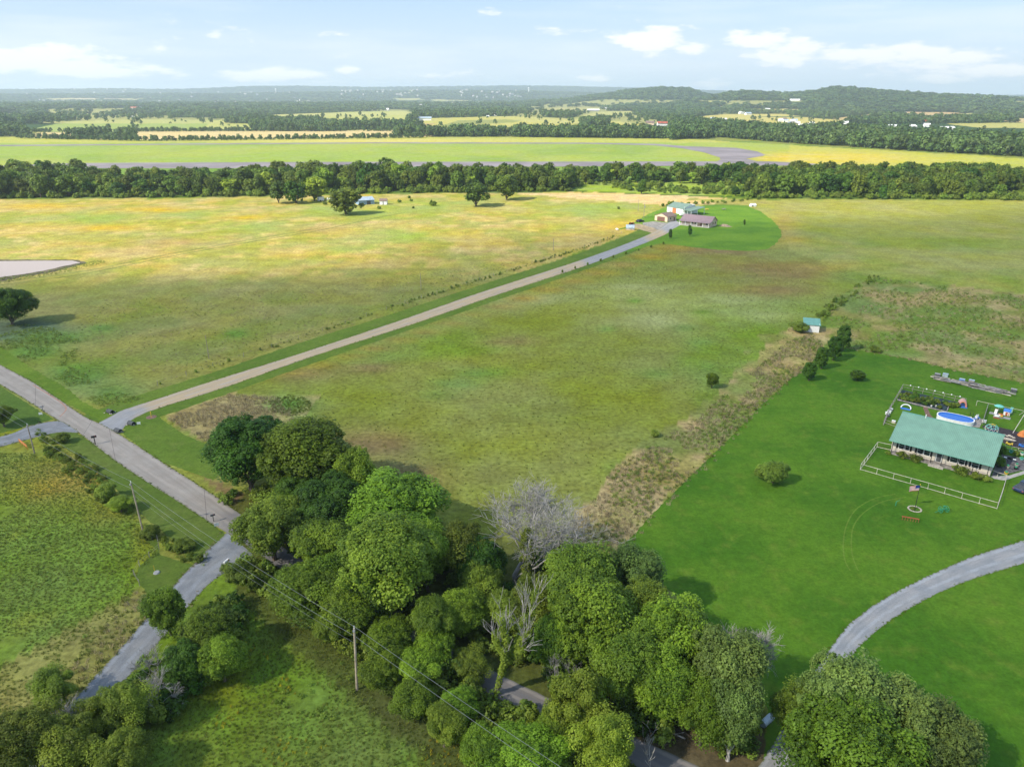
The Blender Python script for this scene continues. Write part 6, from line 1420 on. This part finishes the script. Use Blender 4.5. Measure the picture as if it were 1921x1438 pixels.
rf = [(Lb + .35, -.5, 2.9), (Lb + 7, -.5, 2.9), (Lb + 7, 11, 4.4), (Lb + .35, 11, 4.4)]
MB().add(rf + [(a, b_, c - .12) for a, b_, c in rf], [(0, 1, 2, 3), (7, 6, 5, 4), (0, 4, 5, 1), (1, 5, 6, 2), (3, 7, 4, 0)]).build('canopy_roof', M['darkgreenroof'], barn)
for x, y, z in ((Lb + .6, 0, 2.9), (Lb + 3.8, 0, 2.9), (Lb + 6.8, 0, 2.9), (Lb + 6.8, 5, 3.5), (Lb + 6.8, 10.5, 4.2)): MB().box(x - .1, y - .1, 0, x + .1, y + .1, z).build('canopy_post', M['white'], barn)
p = P(1292, 393); o = empty('camper_trailer', p, BF.rz + .1, 'white camper trailer parked behind the green roofed barn', 'trailer')
MB().add([(-4.5, -1.2, .7), (4.5, -1.2, .7), (4.5, 1.2, .7), (-4.5, 1.2, .7), (-4.5, -1.2, 3.2), (3.9, -1.2, 3.4), (3.9, 1.2, 3.4), (-4.5, 1.2, 3.2)], [(0, 1, 5, 4), (1, 2, 6, 5), (2, 3, 7, 6), (3, 0, 4, 7), (4, 5, 6, 7), (0, 3, 2, 1)]).build('body', M['white'], o)
for x in (-2, 1.5): MB().box(x - .6, -1.24, 1.7, x + .6, -1.205, 2.4).build('window', M['glass'], o)
for x in (-.6, .5): MB().tube([(x, -1.2, .4), (x, 1.2, .4)], .4, 10).build('wheel', M['black'], o)
p = P(1280, 405); o = empty('utility_trailer', p, .3, 'small white trailer in front of the barn canopy', 'trailer'); MB().box(-1.5, -.9, .5, 1.5, .9, 1.6).build('body', M['white'], o); MB().tube([(0, -1, .35), (0, 1, .35)], .35, 10).build('wheel', M['black'], o)
p = P(1412, 387); o = empty('white_hut', p, .2, 'tiny white low hut at the far edge of the farm lawn', 'hut'); gable(o, -1.8, -1.2, 1.8, 1.2, 1.0, 1.8, M['white'], M['white'], .15, 'x', .1); MB().box(-1.2, -1.26, 0, -.2, -1.205, .9).build('opening', M['dkgrey'], o)
for (px, py, mm, nm, cat_, lb) in [(1325.5, 394, 'yellow', 'yellow_play_set', 'play set', 'small yellow play thing on the farm lawn near the barn'), (1358, 393.5, 'wood', 'picnic_table', 'table', 'tan picnic table on the far side of the farm lawn')]:
    p = P(px, py); o = empty(nm, p, .2, lb, cat_); MB().box(-1.2, -.5, .7, 1.2, .5, .8).build('top', M[mm], o); bars([((-1, -.4, 0), (-.9, 0, .7)), ((1, -.4, 0), (.9, 0, .7)), ((-1, .4, 0), (-.9, 0, .7)), ((1, .4, 0), (.9, 0, .7))]).build('leg', M[mm], o)
    MB().box(-1.2, -.95, .4, 1.2, -.7, .46).box(-1.2, .7, .4, 1.2, .95, .46).build('bench', M[mm], o)
sheet('dirt_pile_ground', [(1348, 424), (1356, 420), (1364, 421), (1374, 426), (1362, 426)], M['sand'], .03, .2, 1)
o = MB().ball(0, 0, 0, 2.6, 1.6, .7, 10, 6).build('dirt_pile', M['sand'], smooth=True); o.location = P(1359, 423.5); tag(o, 'low mound of pale dirt right of the mauve roofed house', 'dirt mound')
# barrel roofed hut, red tractor, white box
p = P(1182, 431); o = empty('barrel_hut', p, -.15, 'small grey hut with curved metal roof by the farm drive', 'hut')
MB().box(-2.1, -1.4, 0, 2.1, 1.4, 1.5).build('wall', M['tan'], o); MB().tube([(-2.25, 0, 1.15), (2.25, 0, 1.15)], 1.55, 16).build('barrel_roof', M['galv'], o); MB().box(2.28, -.4, 0, 2.32, .4, 1.7).build('door', M['dkgrey'], o)
p = P(1183.5, 422); 
p = P(1183, 421.5)
o = empty('red_tractor', P(1183.5 + 1.5, 421.8), .6, 'old rust red tractor between the curved hut and the black car', 'tractor')
MB().box(-.2, -.35, .6, 1.5, .35, 1.2).build('hood', M['red'], o); MB().box(-.9, -.4, .7, -.2, .4, 1.0).build('seat', M['red'], o)
for x, r_, sy in ((-.6, .7, -1), (-.6, .7, 1), (1.2, .35, -1), (1.2, .35, 1)): MB().tube([(x, sy * .55, r_), (x, sy * .8, r_)], r_, 12).build('wheel', M['black'], o)
MB().tube([(.9, .1, 1.2), (.9, .1, 1.8)], .05, 6).build('exhaust', M['black'], o); MB().tube([(-.2, 0, 1.1), (-.35, 0, 1.5)], .03, 5).build('steering_column', M['black'], o)
small('white_tank', 1157.5, 431.5, 'low white tank by the curved hut', 'tank', [('shell', MB().ball(0, 0, .5, 1.0, .5, .5), M['white']), ('foot', MB().box(-.6, -.3, 0, -.3, .3, .3).box(.3, -.3, 0, .6, .3, .3), M['grey'])])
rail_fence('small_pen', [(1176, 431.5), (1198, 433)], 1.2, 'small timber pen fence in front of the curved hut', 2.2, M['wood'], (1.0, .5))
# iron barn and sheds in the trees
i0, i1 = P(679, 384.5), P(702.5, 383); IF = Fr(i0, i1 - i0); Li = (i1 - i0).length
o = empty('iron_barn', IF.o, IF.rz, 'grey blue iron barn with pale roof half hidden behind the big round tree', 'barn'); gable(o, -2, 0, Li, 10, 3.0, 4.6, M['blueiron'], M['galv'], .3, 'x', .3); MB().box(Li * .4, -.07, 0, Li * .7, -.005, 2.4).build('door', M['dkgrey'], o)
o = empty('small_white_hut', P(719, 384), 0, 'small white hut with brown roof right of the iron barn', 'hut'); gable(o, -2.3, 0, 2.3, 3.5, 2.6, 3.8, M['white'], M['brownroof'], .25, 'x', .2); MB().box(-.4, -.06, 0, .4, -.005, 2).build('door', M['grey'], o)
for (px, py, wd, lb) in [(602, 377.5, 4.2, 'white box trailer at the left behind the bushes'), (619, 380, 3.4, 'second white box trailer half hidden by the big round tree')]:
    o = empty('box_trailer', P(px, py), .1, lb, 'trailer'); MB().box(-wd / 2, -1.2, .6, wd / 2, 1.2, 2.9).build('body', M['white'], o); MB().tube([(0, -1.25, .45), (0, 1.25, .45)], .45, 10).build('wheel', M['black'], o); MB().box(-wd / 2 + .1, -1.25, 1, -wd / 2 + 1, -1.205, 2.6).build('door', M['grey'], o)
# roadside things: mailboxes, sign boards, culverts, marker posts
def mailbox(px, py, m, label, rz=.6, s=1.0):
    o = empty('mailbox', P(px, py), rz, label, 'mailbox'); MB().box(-.06, -.06, 0, .06, .06, 1.15).build('post', M['wood'] if m != 'black' else M['black'], o)
    MB().box(-.36, -.14, 1.15, .36, .14, 1.3).tube([(-.36, 0, 1.3), (.36, 0, 1.3)], .14, 10).build('box', M[m], o); MB().box(.1, -.17, 1.32, .2, -.15, 1.5).build('flag', M['red'], o); o.scale = (s,) * 3
mailbox(179, 833, 'black', 'black mailbox on a thick post beside the concrete road', .6, 1.35)
mailbox(81, 772, 'grey', 'grey mailbox at the corner above the gravel spur')
mailbox(401, 978, 'dkgrey', 'dark mailbox at the road edge near the gravel lane')
mailbox(428, 1071, 'white', 'white fronted mailbox beside the gravel lane', 1.2, 1.4)
def board(px, py, label, rz=.4):
    o = empty('sale_sign', P(px, py), rz, label, 'sign'); MB().box(-.35, -.02, .35, .35, .02, .85).build('panel', M['white'], o)
    for x in (-.3, .3): MB().box(x - .02, -.015, 0, x + .02, .015, .36).build('stake', M['grey'], o)
board(77, 780, 'small white sign board leaning by the grey mailbox', .3); board(261, 798, 'small white sign board by the gravel drive mouth', .3); board(407, 989, 'small white sign board below the dark mailbox', .5)
for (px, py, lb) in [(207, 774, 'dark culvert mouth on the far side of the drive'), (222, 810, 'dark culvert mouth at the road edge by the drive'), (247, 796, 'dark culvert end in the mown grass right of the drive')]:
    o = empty('culvert', P(px, py), -.5, lb, 'culvert'); MB().lathe([(.42, 0), (.5, 0), (.5, 1.6), (.42, 1.6)], 12).build('pipe', M['dkgrey'], o); o.children[0].rotation_euler = (0, PI / 2, 0); o.children[0].location = (-.8, 0, .30)
    for k in range(8): MB().ball(rnd.uniform(-1.1, 1.1), rnd.uniform(-.8, .8), .08, .22, .16, .13, 6, 4).build('stone', M['stone'] if k % 2 else M['dkgrey'], o)
o = empty('gas_marker', P(284, 782), 0, 'short yellow marker post in a patch of mulch', 'marker post'); MB().tube([(0, 0, 0), (0, 0, 1.3)], .09, 8).build('post', M['yellow'], o); MB().lathe([(.01, .03), (1.1, .02), (1.2, 0)], 14).build('mulch', M['brick'], o)
o = empty('yard_marker', P(294, 1074), 0, 'thin yellow stake beside a grey utility cover on the lane lawn', 'marker post'); MB().tube([(-.4, .3, 0), (-.45, .3, 1.1)], .03, 6).build('stake', M['yellow'], o); MB().lathe([(.01, .22), (.4, .18), (.5, 0)], 12).build('cover', M['grey'], o)
rail_fence('orange_barrier', [(37, 831), (52, 843)], 1.0, 'orange plastic barrier rail in the weeds by the gravel spur', 1.2, M['orangep'], (1.0, .8, .6), .05)
rail_fence('lane_fence', [(272, 1003), (296, 1014), (299, 1030), (262, 1062), (252, 1080), (262, 1098)], 1.1, 'old sagging wire fence round the corner of the foreground meadow', 3, M['wood'], (.85, .5), .015, .05)
o = empty('fallen_log', P(1262, 1378), -.5, 'pale fallen log on the brush heap by the road', 'log'); MB().tube([(-1.2, 0, .2), (0, .05, .25), (1.4, 0, .2)], [.14, .12, .08], 7).build('trunk', M['palebark'], o); MB().tube([(.2, 0, .25), (1.1, .5, .5)], .05, 5).build('branch', M['palebark'], o)
hp_ = MB(); r = random.Random(4)
for _ in range(90):
    x, y, a = r.gauss(0, 1.6), r.gauss(0, 1.0), r.uniform(0, 3.14); l = r.uniform(.5, 1.4); z = r.uniform(.05, .5)
    hp_.tube([(x - l * math.cos(a), y - l * math.sin(a), z), (x + l * math.cos(a), y + l * math.sin(a), z + r.uniform(-.2, .3))], .025, 4)
o = hp_.build('brush_heap', M['bark']); o.location = P(1245, 1368); tag(o, 'heap of cut brown branches on the road bank under the trees', 'brush pile', None, 'stuff')
o = empty('grey_tank', P(1438, 1356), .7, 'pale grey metal tank lying beside the gravel house drive', 'tank'); MB().tube([(-.9, 0, .45), (.9, 0, .45)], .42, 12).build('shell', M['galv'], o); MB().box(-.6, -.3, 0, -.4, .3, .15).box(.4, -.3, 0, .6, .3, .15).build('foot', M['wood'], o)

# ------------------------------------------------------------------ thin cloud out of view, added and shaped to shade the foreground
cp_ = [(-1100, 235), (-186, 262), (-142, 268), (-73, 306), (10, 352), (98, 396), (150, 413), (340, 480), (900, 560), (1000, -350), (-1100, -350)]
zc = 1500.0; off = SUN_V * (zc / SUN_V.z)
gx = np.arange(-1250, 1151, 25.0); gy = np.arange(-500, 701, 25.0); CX, CY = np.meshgrid(gx, gy)
ins = inpoly(CX + (vnoise(CX, CY, 160, 3, 40) - .5) * 120, CY + (vnoise(CX, CY, 120, 3, 41) - .5) * 50, cp_).astype(float)
for _ in range(2): ins = (ins + np.roll(ins, 1, 0) + np.roll(ins, -1, 0) + np.roll(ins, 1, 1) + np.roll(ins, -1, 1)) / 5
ins *= (np.abs(CX + 50) < 1150) & (np.abs(CY - 100) < 560)
hgt = ins * (30 + 70 * vnoise(CX, CY, 150, 4, 42))
nC, nR = len(gx), len(gy)
Vt = np.stack([CX + off.x, CY + off.y, zc + hgt], -1).reshape(-1, 3); Vb = np.stack([CX + off.x, CY + off.y, zc - hgt * .3], -1).reshape(-1, 3)
ii = (np.arange(nR - 1)[:, None] * nC + np.arange(nC - 1)[None, :]).ravel()
okq = (ins.reshape(-1)[ii] + ins.reshape(-1)[ii + nC + 1]) > 0; ii = ii[okq]
Qt = np.stack([ii, ii + 1, ii + nC + 1, ii + nC], 1); Qb = Qt[:, ::-1] + len(Vt)
mc_ = bpy.data.materials.new('shade_cloud_vapour'); mc_.use_nodes = True; t = mc_.node_tree; t.nodes.clear(); bb = NB(t)
mo = t.nodes.new('ShaderNodeOutputMaterial'); trn = t.nodes.new('ShaderNodeBsdfTransparent'); tl = t.nodes.new('ShaderNodeBsdfTranslucent'); tl.inputs['Color'].default_value = (.95, .95, .96, 1)
at_ = t.nodes.new('ShaderNodeAttribute'); at_.attribute_name = 'body'; mx = t.nodes.new('ShaderNodeMixShader')
t.links.new(bb.m('MULTIPLY', bb.ss(at_.outputs['Fac'], 0.05, .95), .30), mx.inputs[0]); t.links.new(trn.outputs[0], mx.inputs[1]); t.links.new(tl.outputs[0], mx.inputs[2]); t.links.new(mx.outputs[0], mo.inputs['Surface'])
cme = np_mesh('cloud', np.concatenate([Vt, Vb]), np.concatenate([Qt, Qb]), mc_, {'body': ('POINT', 'FLOAT', np.tile(ins.reshape(-1), 2))}, smooth=True)
co = link(bpy.data.objects.new('cloud', cme)); tag(co, 'thin unseen cloud added overhead to shade the foreground', 'cloud', None, 'stuff')

# ------------------------------------------------------------------ haze
hz = MB().box(-18500, -1800, -3, 18500, 17200, 290).build('haze', None); hz['kind'] = 'stuff'; tag(hz, 'pale summer haze lying over the whole country', 'haze')
hm = bpy.data.materials.new('haze'); hm.use_nodes = True; t = hm.node_tree; t.nodes.clear()
mo = t.nodes.new('ShaderNodeOutputMaterial'); pv = t.nodes.new('ShaderNodeVolumePrincipled'); pv.inputs['Color'].default_value = (.74, .87, 1.0, 1)
pv.inputs['Density'].default_value = 0.000086; pv.inputs['Anisotropy'].default_value = .2
t.links.new(pv.outputs[0], mo.inputs['Volume']); hz.data.materials.append(hm)
